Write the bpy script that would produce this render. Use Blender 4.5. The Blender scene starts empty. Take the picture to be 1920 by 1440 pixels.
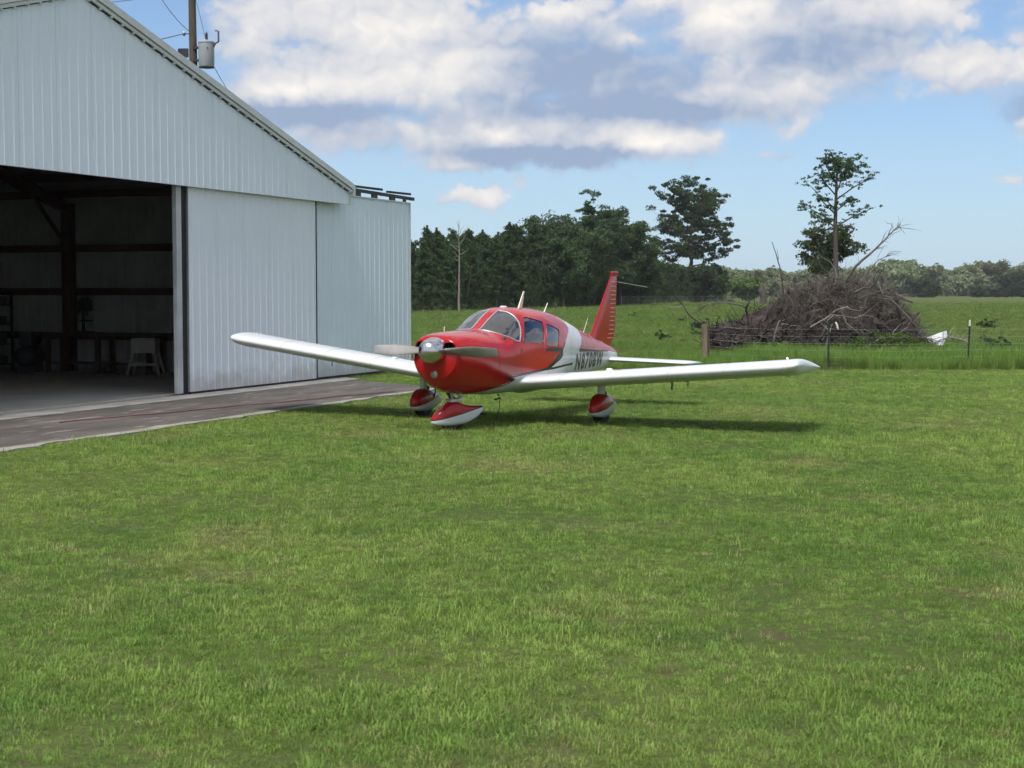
import bpy, bmesh, math, random
import numpy as np
from mathutils import Vector, Matrix
from mathutils.geometry import delaunay_2d_cdt

S = bpy.context.scene
COL = S.collection
rad = math.radians

# ------------------------------------------------------------------ camera
cam_d = bpy.data.cameras.new("camera")
cam = bpy.data.objects.new("camera", cam_d)
COL.objects.link(cam)
cam.location = (0, 0, 1.911)
cam.rotation_euler = (rad(90 - 3.411), 0, 0)
cam_d.sensor_width = 36
cam_d.lens = 36 * 2886 / 1920
cam_d.clip_start = 0.1
cam_d.clip_end = 8000
cam_d.dof.use_dof = True
cam_d.dof.focus_distance = 22.5
cam_d.dof.aperture_fstop = 6.3
S.camera = cam

# ------------------------------------------------------------------ light
SUN_EL, SUN_AZ = 60.0, 203.0          # azimuth clockwise from +Y (camera looks along +Y)
el, az = rad(SUN_EL), rad(SUN_AZ)
to_sun = Vector((math.cos(el) * math.sin(az), math.cos(el) * math.cos(az), math.sin(el)))
sun_d = bpy.data.lights.new("sun", 'SUN')
sun_d.energy = 1.9
sun_d.angle = rad(16.0)
sun_d.color = (1.0, 0.97, 0.91)
sun = bpy.data.objects.new("sun", sun_d)
COL.objects.link(sun)
sun.location = (-20, -20, 40)
sun.rotation_euler = to_sun.to_track_quat('Z', 'Y').to_euler()

S.view_settings.view_transform = 'Standard'
S.view_settings.look = 'None'
S.view_settings.exposure = 1.08
S.view_settings.gamma = 1.0
S.render.engine = 'CYCLES'
S.cycles.use_denoising = True
S.cycles.use_adaptive_sampling = True
S.cycles.adaptive_threshold = 0.03
S.cycles.max_bounces = 5
S.cycles.diffuse_bounces = 2
S.cycles.glossy_bounces = 3
S.cycles.transmission_bounces = 6
S.cycles.transparent_max_bounces = 8
S.cycles.caustics_reflective = False
S.cycles.caustics_refractive = False
S.cycles.sample_clamp_indirect = 6


# ------------------------------------------------------------------ node helpers
class NT:
    """tiny node builder"""
    def __init__(self, tree):
        self.t = tree
        self.n = tree.nodes
        self.l = tree.links

    def new(self, typ, **kw):
        nd = self.n.new(typ)
        for k, v in kw.items():
            setattr(nd, k, v)
        return nd

    def put(self, sock, v):
        if hasattr(v, 'is_linked') or isinstance(v, bpy.types.NodeSocket):
            self.l.new(v, sock)
        else:
            sock.default_value = v

    def m(self, op, a, b=0.0, c=0.0, clamp=False):
        nd = self.new('ShaderNodeMath', operation=op, use_clamp=clamp)
        self.put(nd.inputs[0], a)
        self.put(nd.inputs[1], b)
        self.put(nd.inputs[2], c)
        return nd.outputs[0]

    def v(self, op, a, b=(0, 0, 0), scale=None):
        nd = self.new('ShaderNodeVectorMath', operation=op)
        self.put(nd.inputs[0], a)
        self.put(nd.inputs[1], b)
        if scale is not None:
            self.put(nd.inputs['Scale'], scale)
        return nd.outputs['Value'] if op in ('DOT_PRODUCT', 'LENGTH') else nd.outputs[0]

    def noise(self, vec, scale, detail=3.0, rough=0.55, dist=0.0, color=False):
        nd = self.new('ShaderNodeTexNoise')
        if vec is not None:
            self.put(nd.inputs['Vector'], vec)
        nd.inputs['Scale'].default_value = scale
        nd.inputs['Detail'].default_value = detail
        nd.inputs['Roughness'].default_value = rough
        nd.inputs['Distortion'].default_value = dist
        return nd.outputs['Color'] if color else nd.outputs['Fac']

    def ramp(self, f, lo, hi, a=0.0, b=1.0, smooth=True):
        nd = self.new('ShaderNodeMapRange')
        nd.interpolation_type = 'SMOOTHSTEP' if smooth else 'LINEAR'
        self.put(nd.inputs[0], f)
        for i, x in enumerate((lo, hi, a, b)):
            self.put(nd.inputs[1 + i], x)
        return nd.outputs[0]

    def mix(self, f, a, b):
        nd = self.new('ShaderNodeMix', data_type='RGBA')
        self.put(nd.inputs[0], f)
        for s, x in ((nd.inputs[6], a), (nd.inputs[7], b)):
            self.put(s, x if not isinstance(x, tuple) or len(x) == 4 else (*x, 1))
        return nd.outputs[2]

    def pos(self):
        return self.new('ShaderNodeNewGeometry').outputs['Position']

    def obj(self):
        return self.new('ShaderNodeTexCoord').outputs['Object']


# ------------------------------------------------------------------ world: sky with cumulus
world = bpy.data.worlds.new("World")
S.world = world
world.use_nodes = True
wt = world.node_tree
wt.nodes.clear()
k = NT(wt)
sky = k.new('ShaderNodeTexSky', sky_type='NISHITA')
sky.sun_disc = False
sky.sun_elevation = el
sky.sun_rotation = az
sky.altitude = 0
sky.air_density = 1.0
sky.dust_density = 0.1
sky.ozone_density = 4.0
WS = 0.058
CD = 1 / (WS * 2 ** 0.99)              # display value -> emission colour
SKY_TINT = (0.72, 0.80, 0.92)
geo = k.new('ShaderNodeTexCoord')
dirv = geo.outputs['Generated']
sep = k.new('ShaderNodeSeparateXYZ')
wt.links.new(dirv, sep.inputs[0])
azi = k.m('ARCTAN2', sep.outputs[0], sep.outputs[1])
ele = k.m('ARCSINE', sep.outputs[2])
# angular chart: 1 unit = 100/2886 rad
U = k.m('MULTIPLY', azi, 28.86)
V = k.m('MULTIPLY', ele, 28.86)
cmb = k.new('ShaderNodeCombineXYZ')
wt.links.new(U, cmb.inputs[0])
wt.links.new(V, cmb.inputs[1])
P0 = cmb.outputs[0]
w1 = k.v('SUBTRACT', k.noise(P0, 0.55, 3, 0.55, color=True), (0.5, 0.5, 0.5))
w2 = k.v('SUBTRACT', k.noise(P0, 2.4, 5, 0.6, color=True), (0.5, 0.5, 0.5))
PW = k.v('ADD', P0, k.v('ADD', k.v('MULTIPLY', w1, (1.7, 0.8, 0)), k.v('MULTIPLY', w2, (0.95, 0.70, 0))))
PH = k.v('ADD', P0, k.v('ADD', k.v('MULTIPLY', w1, (1.2, 0.5, 0)), k.v('MULTIPLY', w2, (0.45, 0.30, 0))))


def blob_sum(p, blobs):
    tot = None
    for (u, v, ru, rv, wgt) in blobs:
        c = ((u - 960) / 100, (548 - v) / 100, 0)
        nd = k.new('ShaderNodeVectorMath', operation='MULTIPLY_ADD')
        k.put(nd.inputs[0], p)
        nd.inputs[1].default_value = (100 / ru, 100 / rv, 0)
        nd.inputs[2].default_value = (-c[0] * 100 / ru, -c[1] * 100 / rv, 0)
        q = nd.outputs[0]
        g = k.m('POWER', 0.36788, k.v('DOT_PRODUCT', q, q))
        tot = k.m('MULTIPLY_ADD', g, wgt, 0.0 if tot is None else tot)
    return tot


CL = [(690, 80, 230, 120, 1.0), (600, 20, 160, 60, .7), (860, 120, 130, 90, .6), (540, 182, 85, 28, .8), (460, 85, 55, 36, .5),
      (1120, 150, 240, 90, .95), (1090, 30, 85, 32, .8), (1250, 6, 70, 18, .6), (1360, 62, 120, 55, .95), (1450, 170, 150, 50, .8),
      (1520, 60, 120, 80, .65), (1690, 45, 190, 60, .95), (1800, 146, 170, 38, .95), (1590, 115, 120, 50, .6),
      (1230, 262, 170, 40, 1.0), (920, 252, 200, 36, .9), (560, 222, 190, 44, .75), (1010, 292, 200, 32, .75),
      (895, 374, 62, 20, .85), (860, 314, 110, 17, .7), (1170, 348, 20, 14, .5), (976, 344, 14, 14, .5), (1890, 232, 55, 45, .7),
      (1858, 346, 55, 14, .5), (1436, 308, 16, 9, .45), (700, 270, 200, 30, .5), (1300, 210, 260, 36, .55), (832, 386, 16, 9, .5)]
LT = [(640, 40, 150, 70, .9), (830, 60, 110, 80, .9), (760, 160, 150, 40, .75), (600, 170, 100, 30, .6), (540, 180, 70, 18, .8),
      (1040, 32, 60, 22, .8), (1110, 18, 60, 20, .6), (1340, 45, 60, 34, 1.1), (1400, 40, 50, 30, .8), (1345, 118, 50, 26, .8),
      (1180, 80, 35, 16, .8), (1470, 190, 70, 30, .8), (1330, 178, 50, 20, .6), (1680, 30, 140, 36, .8), (1760, 60, 90, 30, .5),
      (1820, 140, 150, 26, .9), (1230, 268, 120, 30, 1.1), (1190, 285, 60, 22, .8), (930, 250, 60, 20, 1.0), (740, 240, 60, 16, .7),
      (895, 370, 60, 18, 1.0), (850, 312, 60, 10, .7), (1882, 243, 14, 12, 1.0), (1855, 346, 40, 10, .6), (1460, 75, 40, 24, .6),
      (480, 60, 60, 40, .5), (1250, 6, 60, 14, .7)]
DK = [(560, 225, 190, 26, 1.0), (1010, 298, 190, 20, 1.0), (1180, 208, 220, 22, .9), (1500, 110, 110, 45, .6), (1080, 130, 150, 60, .6), (1290, 140, 90, 30, .4),
      (1890, 220, 60, 26, .8), (830, 95, 50, 16, .45), (620, 110, 60, 14, .35), (1130, 290, 160, 14, .5)]
dens = blob_sum(PW, CL)


def puff(p, octs):
    """cauliflower relief: rounded cells at several sizes"""
    tot = None
    for sc, wg in octs:
        vn = k.new('ShaderNodeTexVoronoi', feature='F1', voronoi_dimensions='2D')
        k.put(vn.inputs['Vector'], p)
        vn.inputs['Scale'].default_value = sc
        dd = vn.outputs['Distance']
        tot = k.m('MULTIPLY_ADD', k.m('MULTIPLY_ADD', dd, k.m('MULTIPLY', dd, -1.0), 0.75), wg, 0.0 if tot is None else tot)
    return tot


wp = k.v('SUBTRACT', k.noise(P0, 1.6, 4, 0.55, color=True), (0.5, 0.5, 0.5))
PV = k.v('ADD', k.v('MULTIPLY', P0, (0.8, 1.15, 1.0)), k.v('MULTIPLY', wp, (0.75, 0.6, 0)))
pf = puff(PV, ((0.75, 0.50), (1.7, 0.32), (4.0, 0.18)))
pf2 = puff(k.v('ADD', PV, (-0.10, 0.20, 0)), ((0.75, 0.50), (1.7, 0.32), (4.0, 0.10)))
relief = k.m('SUBTRACT', pf, pf2)
fb = k.noise(P0, 0.9, 6, 0.55)
# general broken cloud everywhere the view does not reach
azn = k.m('ABSOLUTE', U)
out_m = k.m('MAXIMUM', k.ramp(azn, 10.0, 13.0), k.ramp(V, 5.6, 8.5))
gen = k.noise(k.v('MULTIPLY', dirv, (1, 1, 2.0)), 2.6, 6, 0.55)
gen = k.m('MULTIPLY', k.ramp(gen, 0.38, 0.54), out_m)
body_ = k.ramp(k.m('ADD', dens, gen), 0.05, 0.45)
d2 = k.m('ADD', k.m('MULTIPLY', k.m('SUBTRACT', pf, 0.52), 0.95), k.m('MULTIPLY', k.m('SUBTRACT', fb, 0.5), 0.8))
d2 = k.m('MULTIPLY_ADD', d2, body_, k.m('ADD', dens, gen))
light = k.m('MULTIPLY_ADD', blob_sum(PH, DK), -1.3, k.m('MULTIPLY_ADD', gen, 0.6, blob_sum(PH, LT)))
light = k.m('MULTIPLY_ADD', relief, 1.6, light)
light = k.m('MULTIPLY_ADD', k.m('SUBTRACT', pf, 0.5), 0.3, light)
light = k.m('MULTIPLY_ADD', k.m('SUBTRACT', fb, 0.5), 0.7, light)
light = k.ramp(light, -0.55, 1.50, smooth=False)
fa = k.ramp(light, 0.28, 0.58)
alpha = k.m('ADD', k.m('MULTIPLY', k.ramp(d2, 0.20, 0.60), fa), k.m('MULTIPLY', k.ramp(d2, 0.05, 1.0), k.m('SUBTRACT', 1.0, fa)))
shade_c = tuple(x * CD for x in (0.285, 0.362, 0.505))
lit_c = tuple(x * CD for x in (0.89, 0.83, 0.765))
cl_c = k.mix(light, shade_c, lit_c)
skyc = k.v('MULTIPLY', sky.outputs[0], SKY_TINT)
# humid air whitens the sky towards the horizon, all the way round
hz = k.m('MULTIPLY', k.m('POWER', 0.36788, k.m('MULTIPLY', k.m('MAXIMUM', ele, 0.0), 9.0)), 0.92)
skyc = k.mix(hz, skyc, tuple(x * CD for x in (0.405, 0.555, 0.70)))
# the horizon haze is the pale blue mixed into the sky colour above
final = k.mix(k.m('MULTIPLY', alpha, 0.94), skyc, cl_c)
bg = k.new('ShaderNodeBackground')
wt.links.new(final, bg.inputs[0])
bg.inputs[1].default_value = WS * 1.12
wo = k.new('ShaderNodeOutputWorld')
wt.links.new(bg.outputs[0], wo.inputs[0])
world.cycles.sampling_method = 'MANUAL'
world.cycles.sample_map_resolution = 1024


# ------------------------------------------------------------------ materials
MATS = {}


def mat(name, color=(.5, .5, .5), rough=.5, metal=0.0, var=0.0, vscale=5.0, coat=0.0, bump=0.0, bscale=40.0, color2=None,
        detail=4.0, spec=.5, world_pos=False, stretch=None):
    if name in MATS:
        return MATS[name]
    m = bpy.data.materials.new(name)
    m.use_nodes = True
    n = NT(m.node_tree)
    b = m.node_tree.nodes['Principled BSDF']
    b.inputs['Roughness'].default_value = rough
    b.inputs['Metallic'].default_value = metal
    b.inputs['Specular IOR Level'].default_value = spec
    b.inputs['Coat Weight'].default_value = coat
    b.inputs['Coat Roughness'].default_value = 0.05
    pv = n.pos() if world_pos else n.obj()
    if stretch:
        pv = n.v('MULTIPLY', pv, stretch)
    c2 = color2 if color2 else tuple(max(0, c * (1 - var)) for c in color)
    if var or color2:
        f = n.ramp(n.noise(pv, vscale, detail, .6), .32, .68)
        n.l.new(n.mix(f, color, c2), b.inputs['Base Color'])
    else:
        b.inputs['Base Color'].default_value = (*color, 1)
    if bump:
        bp_ = n.new('ShaderNodeBump')
        bp_.inputs['Strength'].default_value = bump
        bp_.inputs['Distance'].default_value = 0.02
        n.l.new(n.noise(pv, bscale, 4, .6), bp_.inputs['Height'])
        n.l.new(bp_.outputs[0], b.inputs['Normal'])
    MATS[name] = m
    return m


def leaf_mat(name, c1, c2, c3, trans=.35, nscale=.6, rough=.55):
    """foliage: colour varies by clump (world noise) and by tree, part of the light passes through"""
    m = bpy.data.materials.new(name)
    m.use_nodes = True
    n = NT(m.node_tree)
    b = m.node_tree.nodes['Principled BSDF']
    out = m.node_tree.nodes['Material Output']
    p = n.pos()
    col = n.mix(n.ramp(n.noise(p, nscale, 3, .6), .35, .65), c1, c2)
    col = n.mix(n.ramp(n.noise(p, nscale * 7, 2, .6), .5, .8), col, c3)
    rnd = n.new('ShaderNodeObjectInfo').outputs['Random']
    hs = n.new('ShaderNodeHueSaturation')
    n.l.new(col, hs.inputs['Color'])
    n.l.new(n.ramp(rnd, 0, 1, .7, 1.3, smooth=False), hs.inputs['Value'])
    n.l.new(n.ramp(rnd, 0, 1, .485, .515, smooth=False), hs.inputs['Hue'])
    n.l.new(hs.outputs[0], b.inputs['Base Color'])
    b.inputs['Roughness'].default_value = rough
    b.inputs['Specular IOR Level'].default_value = .3
    tr = n.new('ShaderNodeBsdfTranslucent')
    n.l.new(n.mix(.5, hs.outputs[0], (.14, .2, .03)), tr.inputs[0])
    ms = n.new('ShaderNodeMixShader')
    ms.inputs[0].default_value = trans
    n.l.new(b.outputs[0], ms.inputs[1])
    n.l.new(tr.outputs[0], ms.inputs[2])
    n.l.new(ms.outputs[0], out.inputs[0])
    MATS[name] = m
    return m


RED = mat('red_paint', (.43, .008, .011), .26, coat=.40, color2=(.39, .007, .010), vscale=2, spec=.3)
WHITE = mat('white_paint', (.69, .715, .74), .32, coat=.35, color2=(.64, .665, .695), vscale=1.5)
BLACK = mat('black_paint', (.012, .012, .014), .3)
DARK = mat('dark_cavity', (.008, .008, .008), .9, spec=.1)
RUBBER = mat('rubber', (.022, .022, .024), .75, var=.3, vscale=30)
CHROME = mat('polished_spinner', (.62, .62, .63), .22, metal=1.0, bump=.03, bscale=8)
BLADE = mat('propeller_metal', (.34, .32, .31), .5, metal=.35, color2=(.27, .26, .25), vscale=6)
STEEL = mat('steel', (.35, .36, .37), .4, metal=.8, var=.3, vscale=20)
CABIN = mat('cabin_trim', (.10, .095, .09), .8, var=.3, vscale=12)
SEATM = mat('seat_vinyl', (.10, .03, .028), .6, var=.3, vscale=9)
TRIMM = mat('window_frame_metal', (.55, .57, .60), .35, metal=.5)
LENS = mat('lamp_glass', (.8, .8, .8), .08, metal=.6)
IVORY = mat('antenna_ivory', (.72, .70, .58), .4)


def glass_mat(name, tint, refl_rough=.02, alpha=.25):
    m = bpy.data.materials.new(name)
    m.use_nodes = True
    n = NT(m.node_tree)
    m.node_tree.nodes.remove(m.node_tree.nodes['Principled BSDF'])
    out = m.node_tree.nodes['Material Output']
    tr = n.new('ShaderNodeBsdfTransparent')
    tr.inputs[0].default_value = (*tint, 1)
    gl = n.new('ShaderNodeBsdfGlossy')
    gl.inputs['Roughness'].default_value = refl_rough
    gl.inputs[0].default_value = (1, 1, 1, 1)
    fr = n.new('ShaderNodeFresnel')
    fr.inputs[0].default_value = 1.55
    f = n.m('ADD', n.m('MULTIPLY', fr.outputs[0], 1.3), alpha, clamp=True)
    ms = n.new('ShaderNodeMixShader')
    n.l.new(f, ms.inputs[0])
    n.l.new(tr.outputs[0], ms.inputs[1])
    n.l.new(gl.outputs[0], ms.inputs[2])
    n.l.new(ms.outputs[0], out.inputs[0])
    MATS[name] = m
    return m


GLASS = glass_mat('cabin_glass', (.82, .85, .86), alpha=.12)
GLASSD = glass_mat('tinted_glass', (.50, .52, .53), alpha=.04)


def siding_mat(name, base):
    """painted ribbed steel: chalky white, faint vertical runs, grime near the foot of the sheet"""
    m = bpy.data.materials.new(name)
    m.use_nodes = True
    n = NT(m.node_tree)
    b = m.node_tree.nodes['Principled BSDF']
    o = n.obj()
    streak = n.ramp(n.noise(n.v('MULTIPLY', o, (9, 9, .35)), 1.0, 4, .6), .42, .75)
    blot = n.ramp(n.noise(o, .8, 3, .55), .4, .7)
    c = n.mix(n.m('MULTIPLY', streak, .18), base, tuple(x * .84 for x in base))
    c = n.mix(n.m('MULTIPLY', blot, .30), c, tuple(x * f for x, f in zip(base, (.92, .94, .92))))
    sp = n.new('ShaderNodeSeparateXYZ')
    n.l.new(o, sp.inputs[0])
    splash = n.m('MULTIPLY', n.ramp(n.m('MULTIPLY_ADD', n.noise(o, 2.2, 4, .65), -.9, sp.outputs[2]), -.35, .10, 1, 0), .55)
    c = n.mix(splash, c, (.36, .33, .27))
    n.l.new(c, b.inputs['Base Color'])
    b.inputs['Roughness'].default_value = .42
    b.inputs['Specular IOR Level'].default_value = .45
    MATS[name] = m
    return m


SIDING = siding_mat('siding_white', (.79, .89, .97))
SIDING2 = siding_mat('siding_door', (.82, .90, .97))
SIDING3 = siding_mat('siding_outer_shade', (.76, .875, .97))  # bluer, darker copy: shade on the second door put into the colour
TRIMW = mat('roof_trim_metal', (.66, .70, .69), .4, var=.12, vscale=3)
GALV = mat('galvanised', (.42, .44, .46), .45, metal=.4, var=.25, vscale=6)
PRIMER = mat('red_oxide_steel', (.085, .030, .026), .65, var=.35, vscale=4)
LINER = mat('interior_sheet', (.48, .50, .50), .6, var=.2, vscale=1.2)
DARKSTEEL = mat('dark_steel', (.03, .03, .032), .6, var=.3, vscale=9)
WOODP = mat('weathered_post', (.24, .185, .125), .85, color2=(.13, .10, .075), vscale=3, stretch=(6, 6, .6), bump=.4, bscale=18)
POLEW = mat('creosote_pole', (.11, .088, .066), .85, color2=(.055, .045, .037), vscale=2, stretch=(8, 8, .4), bump=.3, bscale=12)
TGRAY = mat('transformer_gray', (.36, .39, .42), .45, var=.12, vscale=3)
CERAM = mat('ceramic', (.10, .09, .09), .25)
WIRE = mat('wire_alu', (.16, .17, .18), .5, metal=.3)
TPOST = mat('tpost_green', (.015, .028, .022), .6, var=.3, vscale=15)
TPOSTW = mat('tpost_tip', (.62, .63, .60), .6)
BARK = mat('bark', (.060, .050, .042), .9, color2=(.10, .085, .072), vscale=3, stretch=(4, 4, .6), world_pos=True)
BARKD = mat('dead_bark', (.25, .215, .185), .9, color2=(.14, .12, .10), vscale=2.5, stretch=(4, 4, .5), world_pos=True)
BARKP = mat('pine_bark', (.105, .085, .072), .9, color2=(.060, .050, .045), vscale=3, stretch=(4, 4, .8), world_pos=True)
L_PINE = leaf_mat('leaf_pine', (.038, .074, .032), (.058, .102, .042), (.085, .140, .052), .38, .25)
L_OAK = leaf_mat('leaf_oak', (.035, .068, .029), (.056, .098, .040), (.084, .136, .050), .38, .25)
L_BRIGHT = leaf_mat('leaf_bright', (.085, .135, .035), (.13, .18, .05), (.16, .2, .06), .35, .15)
L_SHRUB = leaf_mat('leaf_shrub', (.050, .075, .030), (.075, .10, .042), (.10, .115, .055), .35, .4)
L_FAR = leaf_mat('leaf_far', (.19, .23, .115), (.24, .275, .145), (.29, .31, .17), .4, .03)  # paled leaf colour: distance haze and sunlight are put into it
L_WEED = leaf_mat('leaf_weed', (.055, .12, .022), (.085, .155, .03), (.11, .17, .04), .4, .8)
TWIG = mat('dry_twig', (.165, .142, .126), .9, color2=(.075, .062, .055), vscale=1.4, world_pos=True)
TWIGP = mat('pale_twig', (.33, .29, .255), .9, color2=(.20, .17, .15), vscale=2.5, world_pos=True)
ROOT = mat('root_soil', (.042, .033, .030), .95, color2=(.075, .060, .054), vscale=2.2, bump=.8, bscale=6, world_pos=True)


# ------------------------------------------------------------------ object helpers
def link(o, parent=None):
    COL.objects.link(o)
    if parent is not None:
        o.parent = parent
    return o


def tag(o, label=None, cat=None, group=None, kind=None):
    for key, val in (('label', label), ('category', cat), ('group', group), ('kind', kind)):
        if val:
            o[key] = val
    return o


def empty(name, loc=(0, 0, 0), rz=0, parent=None):
    o = bpy.data.objects.new(name, None)
    o.location = loc
    o.rotation_euler = (0, 0, rz)
    o.empty_display_size = .2
    return link(o, parent)


class MB:
    """collects geometry for ONE mesh"""
    def __init__(self):
        self.v, self.f, self.n = [], [], 0

    def add(self, vs, fs):
        vs = np.asarray(vs, float).reshape(-1, 3)
        self.v.append(vs)
        self.f += [tuple(int(i) + self.n for i in q) for q in fs]
        self.n += len(vs)
        return self

    def box(self, lo, hi, mtx=None):
        (x0, y0, z0), (x1, y1, z1) = lo, hi
        vs = np.array([(x0, y0, z0), (x1, y0, z0), (x1, y1, z0), (x0, y1, z0), (x0, y0, z1), (x1, y0, z1), (x1, y1, z1), (x0, y1, z1)], float)
        if mtx is not None:
            vs = np.array([tuple(mtx @ Vector(p)) for p in vs])
        return self.add(vs, [(0, 3, 2, 1), (4, 5, 6, 7), (0, 1, 5, 4), (1, 2, 6, 5), (2, 3, 7, 6), (3, 0, 4, 7)])

    def beam(self, a, b, w, h):
        """box bar from a to b"""
        a, b = Vector(a), Vector(b)
        d = b - a
        q = d.to_track_quat('X', 'Z').to_matrix().to_4x4()
        return self.box((0, -w / 2, -h / 2), (d.length, w / 2, h / 2), Matrix.Translation(a) @ q)

    def tube(self, path, r, n=8, caps=True):
        path = np.asarray(path, float)
        m = len(path)
        r = np.broadcast_to(np.asarray(r, float), (m,))
        tan = np.gradient(path, axis=0)
        tan /= np.linalg.norm(tan, axis=1)[:, None] + 1e-12
        ref = np.array([0, 0, 1.]) if abs(tan[0][2]) < .9 else np.array([1., 0, 0])
        vs = []
        a = np.arange(n) * 2 * np.pi / n
        for i in range(m):
            s = np.cross(tan[i], ref)
            s /= np.linalg.norm(s) + 1e-12
            t2 = np.cross(s, tan[i])
            ref = t2
            vs.append(path[i] + r[i] * (np.cos(a)[:, None] * s + np.sin(a)[:, None] * t2))
        fs = []
        for i in range(m - 1):
            for j in range(n):
                j2 = (j + 1) % n
                fs.append((i * n + j, i * n + j2, (i + 1) * n + j2, (i + 1) * n + j))
        if caps:
            fs.append(tuple(range(n))[::-1])
            fs.append(tuple((m - 1) * n + j for j in range(n)))
        return self.add(np.concatenate(vs), fs)

    def lathe(self, prof, n=24, axis='z', center=(0, 0, 0), caps=True):
        """prof: list of (radius, height)"""
        a = np.arange(n) * 2 * np.pi / n
        vs = []
        for r_, h_ in prof:
            c, s, z = r_ * np.cos(a), r_ * np.sin(a), np.full(n, h_)
            vs.append(np.stack({'z': [c, s, z], 'x': [z, c, s], 'y': [s, z, c]}[axis], -1))
        m = len(prof)
        fs = [(i * n + j, i * n + (j + 1) % n, (i + 1) * n + (j + 1) % n, (i + 1) * n + j) for i in range(m - 1) for j in range(n)]
        if caps:
            fs.append(tuple(range(n))[::-1])
            fs.append(tuple((m - 1) * n + j for j in range(n)))
        return self.add(np.concatenate(vs) + np.asarray(center, float), fs)

    def rings(self, R, closed=True, caps=True):
        """R: (m, n, 3) rings joined in order"""
        R = np.asarray(R, float)
        m, n = R.shape[:2]
        fs = [(i * n + j, i * n + (j + 1) % n, (i + 1) * n + (j + 1) % n, (i + 1) * n + j) for i in range(m - 1) for j in range(n if closed else n - 1)]
        if caps:
            fs.append(tuple(range(n))[::-1])
            fs.append(tuple((m - 1) * n + j for j in range(n)))
        return self.add(R.reshape(-1, 3), fs)

    def mesh(self, name):
        me = bpy.data.meshes.new(name)
        me.from_pydata(np.concatenate(self.v), [], self.f)
        return me

    def build(self, name, m=None, parent=None, smooth=None, bevel=0.0, recalc=True):
        me = self.mesh(name)
        if recalc or bevel:
            bm = bmesh.new()
            bm.from_mesh(me)
            if bevel:
                bmesh.ops.bevel(bm, geom=bm.edges[:], offset=bevel, segments=2, affect='EDGES', profile=.7, clamp_overlap=True)
            if recalc:
                bmesh.ops.recalc_face_normals(bm, faces=bm.faces)
            bm.to_mesh(me)
            bm.free()
        return finish(me, name, m, parent, smooth)


def finish(me, name, m, parent, smooth=None):
    if m is not None:
        me.materials.append(m)
    if smooth is not None:
        me.shade_smooth()
        if smooth < 180:
            me.set_sharp_from_angle(angle=rad(smooth))
    return link(bpy.data.objects.new(name, me), parent)


def leaves_object(name, V, m, parent=None):
    """V: (n,4,3) rhombs -> one mesh, quick"""
    n = len(V)
    me = bpy.data.meshes.new(name)
    me.vertices.add(n * 4)
    me.vertices.foreach_set('co', V.reshape(-1).astype(np.float32))
    me.loops.add(n * 4)
    me.loops.foreach_set('vertex_index', np.arange(n * 4, dtype=np.int32))
    me.polygons.add(n)
    me.polygons.foreach_set('loop_start', np.arange(n, dtype=np.int32) * 4)
    me.update(calc_edges=True)
    me.materials.append(m)
    return link(bpy.data.objects.new(name, me), parent)


def copy_tree(o, parent=None):
    c = o.copy()
    COL.objects.link(c)
    c.parent = parent
    for ch in list(o.children):
        copy_tree(ch, c)
    return c


def chaikin(p, n=2, closed=True):
    p = np.asarray(p, float)
    for _ in range(n):
        if closed:
            q = np.roll(p, -1, 0)
            p = np.stack([.75 * p + .25 * q, .25 * p + .75 * q], 1).reshape(-1, 2)
        else:
            q = p[1:]
            r = np.stack([.75 * p[:-1] + .25 * q, .25 * p[:-1] + .75 * q], 1).reshape(-1, 2)
            p = np.concatenate([p[:1], r, p[-1:]])
    return p


def in_poly(pts, poly):
    pts = np.asarray(pts)
    x, y = pts[:, 0], pts[:, 1]
    c = np.zeros(len(pts), bool)
    j = len(poly) - 1
    for i in range(len(poly)):
        xi, yi = poly[i]
        xj, yj = poly[j]
        with np.errstate(divide='ignore', invalid='ignore'):
            hit = ((yi > y) != (yj > y)) & (x < (xj - xi) * (y - yi) / (yj - yi + 1e-15) + xi)
        c ^= hit
        j = i
    return c


# ------------------------------------------------------------------ ground
H0 = Vector((-5.9, 28.56, 0))
HANG = rad(68.6)
uH = np.array([math.cos(HANG), math.sin(HANG)])
iH = np.array([-math.sin(HANG), math.cos(HANG)])


def hang_local(x, y):
    dx, dy = x - H0.x, y - H0.y
    return dx * uH[0] + dy * uH[1], dx * iH[0] + dy * iH[1]


def ground_mat():
    m = bpy.data.materials.new('turf_ground')
    m.use_nodes = True
    n = NT(m.node_tree)
    b = m.node_tree.nodes['Principled BSDF']
    p = n.pos()
    c = grass_color(n, p, .95)
    fine = n.noise(p, 26, 4, .7)
    c = n.mix(n.ramp(fine, .35, .75), n.mix(.62, c, (.062, .052, .026)), c)
    # bare, worn spots with soil and thatch showing
    bare = n.ramp(n.noise(n.v('ADD', p, (3.1, 7.7, 0)), 1.7, 4, .65), .60, .68)
    c = n.mix(n.m('MULTIPLY', bare, .7), c, (.115, .085, .052))
    n.l.new(c, b.inputs['Base Color'])
    b.inputs['Roughness'].default_value = 1
    b.inputs['Specular IOR Level'].default_value = .1
    bp_ = n.new('ShaderNodeBump')
    bp_.inputs['Strength'].default_value = .9
    bp_.inputs['Distance'].default_value = .06
    n.l.new(n.m('ADD', n.noise(p, 7, 5, .7), n.m('MULTIPLY', fine, .6)), bp_.inputs['Height'])
    n.l.new(bp_.outputs[0], b.inputs['Normal'])
    return m


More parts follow.
